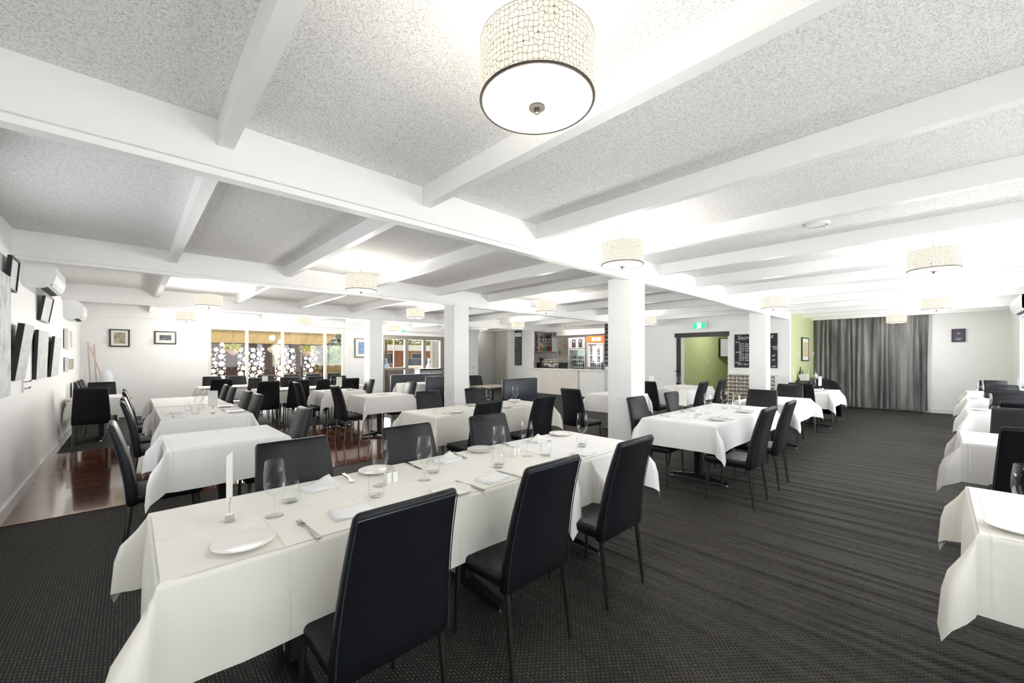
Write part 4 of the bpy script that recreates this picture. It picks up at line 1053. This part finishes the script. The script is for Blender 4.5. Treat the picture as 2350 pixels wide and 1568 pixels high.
# bulkhead above the back shelves
struct('trim_1', B(XB + .12, 14.28, 11.95, 13.14, 2.56, HT - .002), 'wall')
struct('trim_2', B(13.55, 14.28, 7.72, 11.45, 2.38, HT - .002), 'wall')
bsh = thing('bar_shelf', 'white open shelf unit with bottles and bright tins', 'shelf', (13.86, 11.98, 0))
for z in (1.70, 2.15, 2.545): B(0, .40, 0, 1.15, z, z + .025).build('shelf', 'white_plastic', bsh)
for y in (-.02, .86, 1.13): B(0, .40, y, y + .022, 1.70, 2.57).build('upright', 'white_plastic', bsh)
B(.39, .41, 0, 1.15, 1.70, 2.57).build('back_panel', 'grey_wall', bsh)
def make_bottle(mt):
    t = thing('bottle', '', 'bottle')
    MB().lathe([(.036, 0), (.037, .01), (.037, .17), (.030, .20), (.014, .23), (.013, .285), (.015, .29), (.015, .30)], 14, caps=(True, True)).build('body', mt, t, True)
    MB().lathe([(.0376, .05), (.0376, .14)], 14).build('label', 'label_white', t, True); return t
bot = {m_: Proto(make_bottle(m_)) for m_ in ('bottle_green', 'bottle_brown', 'bottle_clear')}
mk = list(bot)
DS = {'bottle_green': 'dark green', 'bottle_brown': 'brown', 'bottle_clear': 'clear'}
for i in range(9):
    m_ = mk[(i * 2 + i // 3) % 3]; bot[m_].at((13.99 + .05 * (i % 2), 12.06 + i * .092, 2.1755), 0, '%s liquor bottle on the upper bar shelf' % DS[m_], '%s liquor bottles on the upper shelf' % DS[m_])
for i in range(2): bot[mk[i]].at((14.0, 12.90 + i * .10, 2.1755), 0, '%s bottle in the narrow left shelf bay' % DS[mk[i]], 'bottles in the narrow shelf bay')
TN = ['pink', 'yellow', 'olive', 'green', 'teal', 'crimson', 'dark red', 'orange']
for i in range(8):
    t = thing('tea_tin', '%s tin in the row on the lower bar shelf' % TN[i], 'tin', (13.99, 12.78 - i * .095, 1.7255), group='coloured tins on the lower shelf')
    MB().lathe([(.041, 0), (.041, .17)], 16, caps=(True, True)).build('can', 'tin_%d' % i, t, True); MB().lathe([(.043, .17), (.043, .195), (.03, .20)], 16, caps=(True, True)).build('lid', 'tin_%d' % i, t, True)
t = thing('clock_jar', 'dark jar with a white round face in the narrow shelf bay', 'jar', (14.0, 12.97, 1.7255)); MB().lathe([(.06, 0), (.065, .2), (.04, .25)], 16, caps=(True, True)).build('body', 'frame_black', t, True); MB().cyl((-.07, 0, .17), (-.06, 0, .17), .05, n=16).build('face', 'label_white', t)
t = picture('old fashioned cream poster on the bar back wall', 'poster', (14.265, 11.66, 1.90), -90, .56, .82, 'art_poster', .02, 'mat_board', .012)
m_ = MB().lathe([(.03, -.33), (.03, -.2), (.012, -.15), (.012, -.08)], 10, caps=(True, True)); m_.build('printed_bottle', 'bottle_green', t, True).matrix_local = Matrix.Translation((-.19, -.012, 0)) @ Matrix.Diagonal((1, .1, 1, 1))
MB().lathe([(.002, .10), (.05, .06), (.065, 0), (.05, -.06), (.02, -.09)], 14, caps=(True, True)).build('printed_head', 'terracotta', t, True).matrix_local = Matrix.Translation((.09, -.010, .02)) @ Matrix.Diagonal((1, .08, 1, 1))
B(-.03, .22, -.014, -.010, .22, .36).build('printed_sign', 'card', t)
for k in range(2): B(.0, .19, -.016, -.014, .31 - k * .055, .33 - k * .055).build('printed_line', 'dark_timber', t)
# fridges
def make_fridge(label, y0, y1, h, door_top, header, glow):
    t = thing('drinks_fridge', label, 'fridge', (13.60, y0, 0)); w_ = y1 - y0
    m_ = MB(); m_.box(.04, .66, 0, .04, .08, h).box(.04, .66, w_ - .04, w_, .08, h).box(.61, .66, .04, w_ - .04, .08, h).box(.04, .61, .04, w_ - .04, h - .04, h).box(.04, .61, .04, w_ - .04, .08, .16)
    m_.build('cabinet', 'fridge_white', t); B(.1, .6, .03, w_ - .03, 0, .08).build('plinth', 'dark_slot', t)
    B(.60, .609, .04, w_ - .04, .16, door_top).build('lit_back', glow, t)
    hd = B(0, .06, 0, w_, door_top + .02, h).build('header', header, t)
    f_ = MB(); f_.box(0, .035, 0, .05, .1, door_top).box(0, .035, w_ - .05, w_, .1, door_top).box(0, .035, .05, w_ - .05, door_top - .05, door_top).box(0, .035, .05, w_ - .05, .1, .16)
    dr = f_.build('door', 'fridge_white', t); B(.014, .02, .05, w_ - .05, .16, door_top - .05).build('pane', 'pane', dr); B(-.03, 0, .03, .05, .95, 1.25).build('handle', 'frame_black', dr)
    for z in (.55, .92, 1.24, 1.52): B(.06, .59, .04, w_ - .04, z, z + .012).build('shelf', 'chrome', t)
    return t, hd, w_
t1, hd, w_ = make_fridge('white glass door fridge with two purple notices', 9.98, 10.84, 2.27, 1.80, 'fridge_white', 'fridge_glow_green')
for y in (.22, .56): B(-.012, -.002, y - .09, y + .09, 1.86, 2.20).build('notice', 'purple', t1); 
for y in (.22, .56): MB().cyl((-.015, y, 2.11), (-.012, y, 2.11), .05, n=14).build('notice_emblem', 'pole_pink', t1)
t2, hd, w_ = make_fridge('fridge with glowing orange-red header panel', 9.07, 9.87, 2.31, 2.03, 'fridge_header', 'fridge_glow')
B(-.004, -.0005, .12, .56, 2.10, 2.25).build('header_lettering', 'fridge_header_text', hd)
for (y0, nm, z_, mm) in ((9.98, 'white fridge', .932, ('bottle_green',)), (9.98, 'white fridge', 1.252, ('bottle_brown', 'bottle_clear', 'bottle_green')), (9.07, 'orange fridge', .932, ('bottle_clear',)), (9.07, 'orange fridge', 1.252, ('bottle_clear',)), (9.07, 'orange fridge', 1.532, ('bottle_clear', 'bottle_brown'))):
    for i in range(7):
        m_ = mm[i % len(mm)]; bot[m_].at((13.76, y0 + .10 + i * .1, z_), 0, '%s bottle on a lit shelf of the %s' % (DS[m_], nm), '%s bottles in the %s' % (DS[m_], nm))
# things on the bar counter
t = thing('coffee_machine', 'chrome coffee machine on the bar, cups on top', 'coffee machine', (12.78, 11.05, 0))
B(-.24, .24, -.45, .45, 0, .9).build('cabinet', 'wall', t)
rbox(-.22, .22, -.38, .38, .98, 1.22, .05).build('body', 'chrome', t, True); rbox(-.26, .2, -.40, .40, 1.22, 1.30, .04).build('cup_tray', 'chrome', t, True)
B(-.24, .2, -.36, .36, .9, .98).build('drip_tray', 'black_metal', t)
for k in range(3): MB().cyl((-.24, -.22 + k * .22, 1.12), (-.38, -.22 + k * .22, 1.10), .018).build('portafilter', 'frame_black', t)
for k in range(6): MB().lathe([(.02, 1.30), (.035, 1.34), (.038, 1.37)], 10, caps=(True, False)).build('cup', 'ceramic', t, True).location = (0, -.3 + k * .12, 0)
t = thing('coffee_grinder', 'black coffee grinder at the left end of the bar', 'grinder', (12.75, 11.62, 0)); B(-.2, .2, -.12, .2, 0, .9).build('cabinet', 'wall', t); rbox(-.12, .12, -.1, .18, .9, 1.22, .03).build('body', 'frame_black', t); MB().lathe([(.05, 1.22), (.1, 1.40), (.1, 1.42)], 14, caps=(True, True)).build('hopper', 'dark_timber', t, True)
t = thing('till', 'black till screen standing on the bar counter', 'till', (XB + .02, 10.02, 1.005)); B(-.06, .06, -.2, .2, 0, .02).build('base', 'frame_black', t); MB().loft([[(-.03, y, .02), (.02, y, .02), (.10, y, .22), (.06, y, .23)] for y in (-.21, .21)]).build('screen', 'frame_black', t)
t = thing('plant_pot', 'round silver pot with a green plant on the bar', 'pot plant', (XB + .02, 10.55, 1.005)); MB().lathe([(.05, 0), (.12, .05), (.14, .11), (.11, .17), (.08, .18)], 20, caps=(True, True)).build('pot', 'pot_metal', t, True)
for k in range(9):
    a = k * 40; MB().loft([[(math.cos(R(a)) * s_ - math.sin(R(a)) * w__, math.sin(R(a)) * s_ + math.cos(R(a)) * w__, z_) for w__ in (-.02 * q, .02 * q)] for s_, z_, q in ((.0, .17, .3), (.06, .26, 1), (.13, .29 - .04 * (k % 2), 1), (.19, .23, .2))], False, False, closed=False).build('leaf', 'leaf', t, True)
for i, (y, l_) in enumerate(((9.55, 'left bare bulb hanging over the bar'), (8.72, 'right bare bulb hanging over the bar'))):
    t = thing('bare_bulb', l_, 'light bulb', (12.98, y + .9, HT)); MB().cyl((0, 0, 0), (0, 0, -.10), .004).build('flex', 'white_plastic', t); MB().lathe([(.012, -.10), (.03, -.13), (.034, -.16), (.02, -.19), (.004, -.195)], 14, caps=(True, True)).build('globe', 'bulb', t, True)
    ld = bpy.data.lights.new('lamp', 'POINT'); ld.energy = 13; ld.color = (1, .92, .8); ld.shadow_soft_size = .04; lo = bpy.data.objects.new('lamp', ld); COL.objects.link(lo); lo.parent = t; lo.location = (0, 0, -.26)

# ------------------------------------------------------------------ service shelf by the green wall
t = thing('service_table', 'narrow service table along the green wall', 'side table', (12.75, 2.30, 0))
B(0, 2.0, 0, .26, .80, .83).build('top', 'dark_timber', t)
for x in (.04, 1.92):
    for y in (.03, .21): B(x, x + .04, y, y + .03, 0, .80).build('leg', 'dark_timber', t)
t = thing('table_menu_card', 'tall white card standing on the service table', 'card', (13.55, 2.42, .83), 10); B(-.13, .13, -.004, .004, 0, .28).build('paper', 'label_white', t); B(-.13, .13, -.03, .03, 0, .006).build('foot', 'label_white', t)
t = thing('glass_stack', 'clear box of cutlery on the service table', 'box', (13.05, 2.42, .83)); B(-.14, .14, -.08, .08, 0, .15).build('tray', 'wrap', t); B(-.12, .12, -.06, .06, .15, .17).build('lid', 'white_plastic', t)
t = thing('pump_bottle', 'white pump bottle on the service table near the curtain', 'bottle', (14.5, 2.42, .83)); MB().lathe([(.05, 0), (.05, .1), (.02, .13), (.012, .16)], 14, caps=(True, True)).build('bottle', 'white_plastic', t, True); MB().tube([(0, 0, .16), (0, 0, .19), (-.05, 0, .19)], .008, 6).build('pump', 'white_plastic', t)
t = thing('wine_bottle_vase', 'dark bottle at the corner of the green wall', 'bottle', (12.98, 2.5, .83)); MB().lathe([(.04, 0), (.04, .22), (.015, .28), (.015, .36)], 14, caps=(True, True)).build('body', 'bottle_green', t, True); MB().lathe([(.0405, .06), (.0405, .16)], 14).build('label', 'label_white', t, True)

# bundle of poles in the far left corner
for i, (x0, x1, y0, l_, m_) in enumerate(((-.62, -.70, 13.1, 'pale pole leaning in the far left corner, left one', 'pole_pink'), (-.52, -.60, 13.15, 'pale pole leaning in the far left corner, middle one', 'pole_pink'), (-.20, -.66, 13.0, 'slanting broom pole with a black grip in the far left corner', 'pole_pink'))):
    t = thing('pole', l_, 'pole', (x0, y0, 0)); top = Vector((x1 - x0, .3 - .1 * (i == 1) + .02, 1.80 - .06 * i)); MB().cyl((0, 0, 0), top, .016, .014, 8).build('shaft', m_, t)
    if i == 2: MB().cyl(top * .50, top * .58, .022, .022, 8).build('grip', 'frame_black', t)
    else: MB().lathe([(.03, 0), (.03, .06)], 10, caps=(True, True)).build('ferrule', 'wrap', t, True)
t = thing('wrapped_bundle', 'clear plastic wrapped bundle under the leaning poles', 'bundle', (-.40, 13.2, 0))
MB().loft([[(.15 * k * math.cos(R(a)) * (1 + .12 * math.sin(a)), .14 * k * math.sin(R(a)), z) for a in range(0, 360, 30)] for z, k in ((0, 1), (.3, 1.05), (.8, .9), (1.05, .75), (1.15, .4))]).build('wrap', 'wrap', t, True); MB().tube([(.19 * math.cos(R(a)), .14 * math.sin(R(a)), .7) for a in range(0, 361, 30)], .008, 5).build('tie', 'white_plastic', t)
t = thing('sill_jug', 'pale glass jug on the right window sill', 'jug', (13.35, YR + .0, RZ[0])); MB().lathe([(.04, 0), (.055, .06), (.045, .16), (.05, .2)], 16, caps=(True, False)).build('body', 'glass', t, True); MB().tube([(.05, 0, .17), (.085, 0, .14), (.08, 0, .08), (.055, 0, .06)], .006, 6).build('handle', 'glass', t, True)

# ------------------------------------------------------------------ courtyard and car park outside
gr = struct('ground', B(-25, 60, 13.62, 90, -.25, -.10), 'paving'); g2 = struct('ground_side', B(-25, 40, -30, YR - .13, -.35, -.20), 'paving')
# bubble screen with cut-out circles
scr = thing('garden_screen', 'rust brown screen cut with round bubble holes outside the window', 'screen', (0, 16.45, 0))
def bubble_panel(x0, x1, z0, z1, clusters, seed):
    rnd = random.Random(seed); cs = []
    for _ in range(3000):
        r_ = (.085, .07, .055, .042, .032, .024, .017)[min(6, _ // 330)] * rnd.uniform(.85, 1.1); x = rnd.uniform(x0 + r_ + .015, x1 - r_ - .015); z = rnd.uniform(z0 + r_ + .02, z1 - r_ - .10)
        if not any(a + r_ < x < b - r_ for a, b in clusters): continue
        if all((x - q[0]) ** 2 + (z - q[1]) ** 2 > (r_ + q[2] + .008) ** 2 for q in cs): cs.append((x, z, r_))
        if len(cs) > 170: break
    vs_ = [Vector(q) for q in ((x0, z0), (x1, z0), (x1, z1), (x0, z1))]; fs = [[0, 1, 2, 3]]; loops = []
    for x, z, r_ in cs:
        n = 12 if r_ < .03 else 18; o_ = len(vs_); vs_ += [Vector((x + r_ * math.cos(2 * math.pi * i / n), z + r_ * math.sin(2 * math.pi * i / n))) for i in range(n)]; fs.append(list(range(o_, o_ + n)))
    rv, re, rf, *_ = delaunay_2d_cdt(vs_, [], fs, 1, 1e-6)
    mb = MB(); keep = []
    for f_ in rf:
        c = sum((rv[i] for i in f_), Vector((0, 0))) / len(f_)
        if all((c.x - x) ** 2 + (c.y - z) ** 2 > (r_ * .985) ** 2 for x, z, r_ in cs): keep.append(f_)
    n = len(rv); mb.v = [(p.x, 0, p.y) for p in rv] + [(p.x, .012, p.y) for p in rv]
    mb.f = [tuple(f_) for f_ in keep] + [tuple(i + n for i in reversed(f_)) for f_ in keep]
    cnt = {}
    for f_ in keep:
        for a, b in zip(f_, f_[1:] + f_[:1]): cnt[(a, b)] = 1
    for (a, b) in cnt:
        if (b, a) not in cnt: mb.f.append((b, a, a + n, b + n))
    mb.build('screen_panel', 'screen_brown', scr)
bubble_panel(.9, 2.62, .30, 1.90, [(.9, 2.35)], 1); bubble_panel(2.63, 3.62, .30, 1.90, [(2.63, 3.50)], 2); bubble_panel(3.63, 4.58, .30, 1.90, [(3.78, 4.50)], 3); bubble_panel(4.59, 5.44, .30, 1.90, [(4.72, 5.44)], 4)
for x in (.88, 2.62, 3.62, 4.58, 5.44): B(x - .02, x + .03, .02, .07, -.1, 1.92).build('screen_post', 'screen_brown', scr)
# sloping timber roof over the terrace, planks side by side
rf = thing('terrace_roof', 'pale timber terrace roof outside the courtyard window', 'roof', (0, 0, 0))
for k in range(17):
    x = .3 + k * .31; MB().loft([[(x + .004, y, z), (x + .306, y, z), (x + .306, y, z + .03), (x + .004, y, z + .03)] for y, z in ((13.66, 2.74), (16.55, 1.92))]).build('roof_plank', 'roof_sheet', rf)
B(.3, 5.6, 16.50, 16.58, 1.86, 1.95).build('roof_beam', 'screen_brown', rf)
for x in (5.5,): B(x, x + .08, 16.42, 16.5, -.1, 1.92).build('roof_post', 'post_white', rf)
# hanging baskets and lantern
def basket(label, x, y, z, seed):
    t = thing('hanging_basket', label, 'hanging basket', (x, y, z)); rnd = random.Random(seed)
    MB().lathe([(.06, -.17), (.13, -.10), (.18, 0), (.17, 0), (.12, -.09)], 20, caps=(True, False)).build('bowl', 'terracotta', t, True)
    top = (0, 0, 2.72 - (y - 13.66) / 2.89 * .82 - z)
    for k in range(3): MB().cyl((.17 * math.cos(k * 2.09), .17 * math.sin(k * 2.09), 0), (0, 0, .3), .004, n=5).build('chain', 'post_white', t)
    MB().cyl((0, 0, .3), top, .004, n=5).build('wire', 'frame_black', t)
    for mt, n, sp in (('yellow_flower', 110, 1.), ('leaf', 60, .8)):
        mb = MB()
        for _ in range(n):
            a = rnd.uniform(0, 6.28); r_ = rnd.uniform(.02, .24) * sp; c = Vector((r_ * math.cos(a) * 1.2, r_ * math.sin(a), rnd.uniform(-.03, .17))); u = Vector((rnd.uniform(-1, 1), rnd.uniform(-1, 1), rnd.uniform(-1, 1))).normalized() * .035; v_ = u.orthogonal().normalized() * .028
            mb.add([c - u, c + v_, c + u, c - v_], [(0, 1, 2, 3)])
        mb.build('foliage', mt, t)
basket('hanging basket of yellow flowers outside the left window pane', 2.32, 15.0, 1.68, 3)
basket('hanging basket with brownish plants outside the right window pane', 4.45, 15.0, 1.66, 4)
t = thing('paper_lantern', 'bulbous cream lantern hanging outside the middle window pane', 'lantern', (3.50, 15.0, 1.70))
MB().lathe([(.005, .25), (.05, .22), (.04, .17), (.12, .15), (.17, .10), (.25, .06), (.265, 0), (.22, -.07), (.12, -.12), (.10, -.17), (.03, -.24), (.03, -.30)], 24, caps=(True, True)).build('body', 'lantern', t, True)
MB().cyl((0, 0, .25), (0, 0, .64), .004, n=5).build('wire', 'frame_black', t); MB().cyl((0, 0, -.30), (0, 0, -.52), .035, .06, 10).build('tassel', 'leaf_yellow', t)
# trees
def tree(name, label, x, y, z0, h, rx, rz_, mt, n, seed, leaf=.16, trunk=True):
    t = thing(name, label, 'tree', (x, y, z0)); rnd = random.Random(seed); mb = MB()
    for _ in range(n):
        a = rnd.uniform(0, 6.28); b = math.acos(rnd.uniform(-1, 1)); k = rnd.uniform(.45, 1) ** .5 * (1 + .22 * math.sin(a * 3 + b * 4))
        c = Vector((rx * k * math.sin(b) * math.cos(a), rx * .8 * k * math.sin(b) * math.sin(a), h + rz_ * k * math.cos(b)))
        u = Vector((rnd.uniform(-1, 1), rnd.uniform(-1, 1), rnd.uniform(-1, 1))).normalized() * leaf * rnd.uniform(.6, 1.2); v_ = u.orthogonal().normalized() * leaf * .6
        mb.add([c - u, c + v_, c + u, c - v_], [(0, 1, 2, 3)])
    mb.build('foliage', mt, t)
    if trunk: MB().cyl((0, 0, 0), (0, 0, h), .12, .06, 8).build('trunk', 'bark', t)
tree('tree', 'grey-green tree behind the fence right of the courtyard window', 9.6, 25.5, -.1, 3.2, 2.2, 1.7, 'leaf_grey', 2600, 1, .16)
tree('shrub', 'bright green bush above the bamboo fence', 7.5, 20.6, -.1, 1.35, .75, .65, 'leaf', 1500, 2, .09)
tree('tree', 'yellow-green tree behind the car park building, right one', 31.0, 52.0, -.1, 5.0, 4.6, 2.8, 'leaf_yellow', 2600, 3, .3)
tree('tree', 'yellow-green tree behind the car park building, left one', 24.0, 52.0, -.1, 3.6, 3.2, 1.5, 'leaf_yellow', 1600, 4, .3)
tree('tree', 'bare looking dark tree seen through the left door pane', 15.2, 31.0, -.1, 3.9, 1.5, 1.1, 'leaf_grey', 420, 5, .12)
fn = thing('bamboo_fence', 'bamboo fence with slats outside the courtyard window', 'fence', (6.0, 19.2, -.1))
fm = MB().cyl((0, 0, 0), (0, 0, 1.25), .035, .03, 6).mesh('slat'); fm.materials.append(M['bamboo'])
for k in range(24): put('slat', fm, fn, (k * .085, 0, 0))
B(0, 2.0, .03, .07, .9, .96).build('rail', 'bark', fn); B(0, 2.0, .03, .07, .25, .31).build('rail', 'bark', fn)
t = thing('picnic_table', 'dark picnic table outside, right of the bubble screen', 'picnic table', (5.95, 16.3, -.1), 8)
for k in range(4): B(-.75, .75, -.34 + k * .175, -.18 + k * .175, .72, .76).build('top_board', 'dark_timber', t)
for sx in (-.5, .5):
    for s in (-1, 1): MB().loft([[(sx - .03, s * .10 + q, .72), (sx + .03, s * .10 + q, .72), (sx + .03, s * .62 + q, 0), (sx - .03, s * .62 + q, 0)] for q in (-.04, .04)]).build('leg', 'dark_timber', t)
for s in (-1, 1): B(-.75, .75, s * .62 - .13, s * .62 + .13, .40, .44).build('seat_board', 'dark_timber', t)
# motel building and car
bd = thing('motel_building', 'low brick building with pale roof edge across the car park', 'building', (0, 38, -.1))
B(14, 34, 1.0, 6, 0, 2.25).build('wall', 'brick_red', bd); B(13, 35, -.6, 6.5, 2.25, 2.75).build('roof', 'fascia', bd); B(13, 35, -.7, -.6, 2.2, 2.8).build('fascia', 'fascia', bd)
for x in (14.6, 17.2, 20.6, 24.6, 28.0): B(x, x + .25, -.4, -.15, 0, 2.25).build('porch_post', 'fascia', bd)
for x in (15.2, 18.4, 22.0, 26.0): 
    wn = B(x, x + 1.5, .94, 1.0, .8, 2.0).build('window', 'fascia', bd); B(x + .07, x + 1.43, .92, .94, .87, 1.93).build('pane', 'car_glass', wn)
pf = thing('porch_wall', 'white porch wall beyond the right door pane', 'wall', (10.75, 17.0, -.1)); B(0, .9, 0, .2, 0, 3.2).build('body', 'fascia', pf); B(-.03, .93, -.03, .23, 3.2, 3.26).build('cap', 'post_white', pf)
ct = thing('terrace_counter', 'timber ledge outside the left door pane', 'counter', (7.2, 14.6, -.1)); B(0, 1.5, 0, .35, 1.10, 1.15).build('ledge', 'roof_timber', ct); B(.05, 1.45, .05, .3, 0, 1.10).build('front', 'dark_timber', ct)
def car(label, x, y, rz, paint):
    t = thing('car', label, 'car', (x, y, -.1), rz)
    pr = [(-2.1, .35), (-2.12, .75), (-1.9, .95), (-1.0, 1.0), (-.45, 1.42), (.9, 1.46), (1.6, 1.05), (2.05, .98), (2.1, .4)]
    MB().loft([[(p[0] * (1 - .02 * e), y_, p[1]) for p in pr] for y_, e in ((-.85, 1), (-.80, 0), (.80, 0), (.85, 1))]).build('body', paint, t)
    MB().loft([[(-1.02, y_, 1.02), (-.47, y_, 1.42), (-.50, y_, 1.45), (-1.06, y_, 1.04)] for y_ in (-.70, .70)]).build('windscreen', 'car_glass', t)
    for s in (-1, 1):
        MB().box(-.75, 1.25, s * .853 - .004, s * .853 + .004, 1.0, 1.33).build('side_window', 'car_glass', t)
        for wx in (-1.35, 1.3): MB().cyl((wx, s * .7, .31), (wx, s * .87, .31), .31, n=18).build('wheel', 'rubber', t)
        MB().box(-2.13, -2.05, s * .6 - .15, s * .6 + .15, .66, .78).build('headlight', 'chrome', t)
    return t
car('white parked car seen through the middle door pane', 15.0, 25.6, 55, 'car_paint')
car('silver blue parked car seen through the left door pane', 13.6, 29.6, 70, 'art_blue')
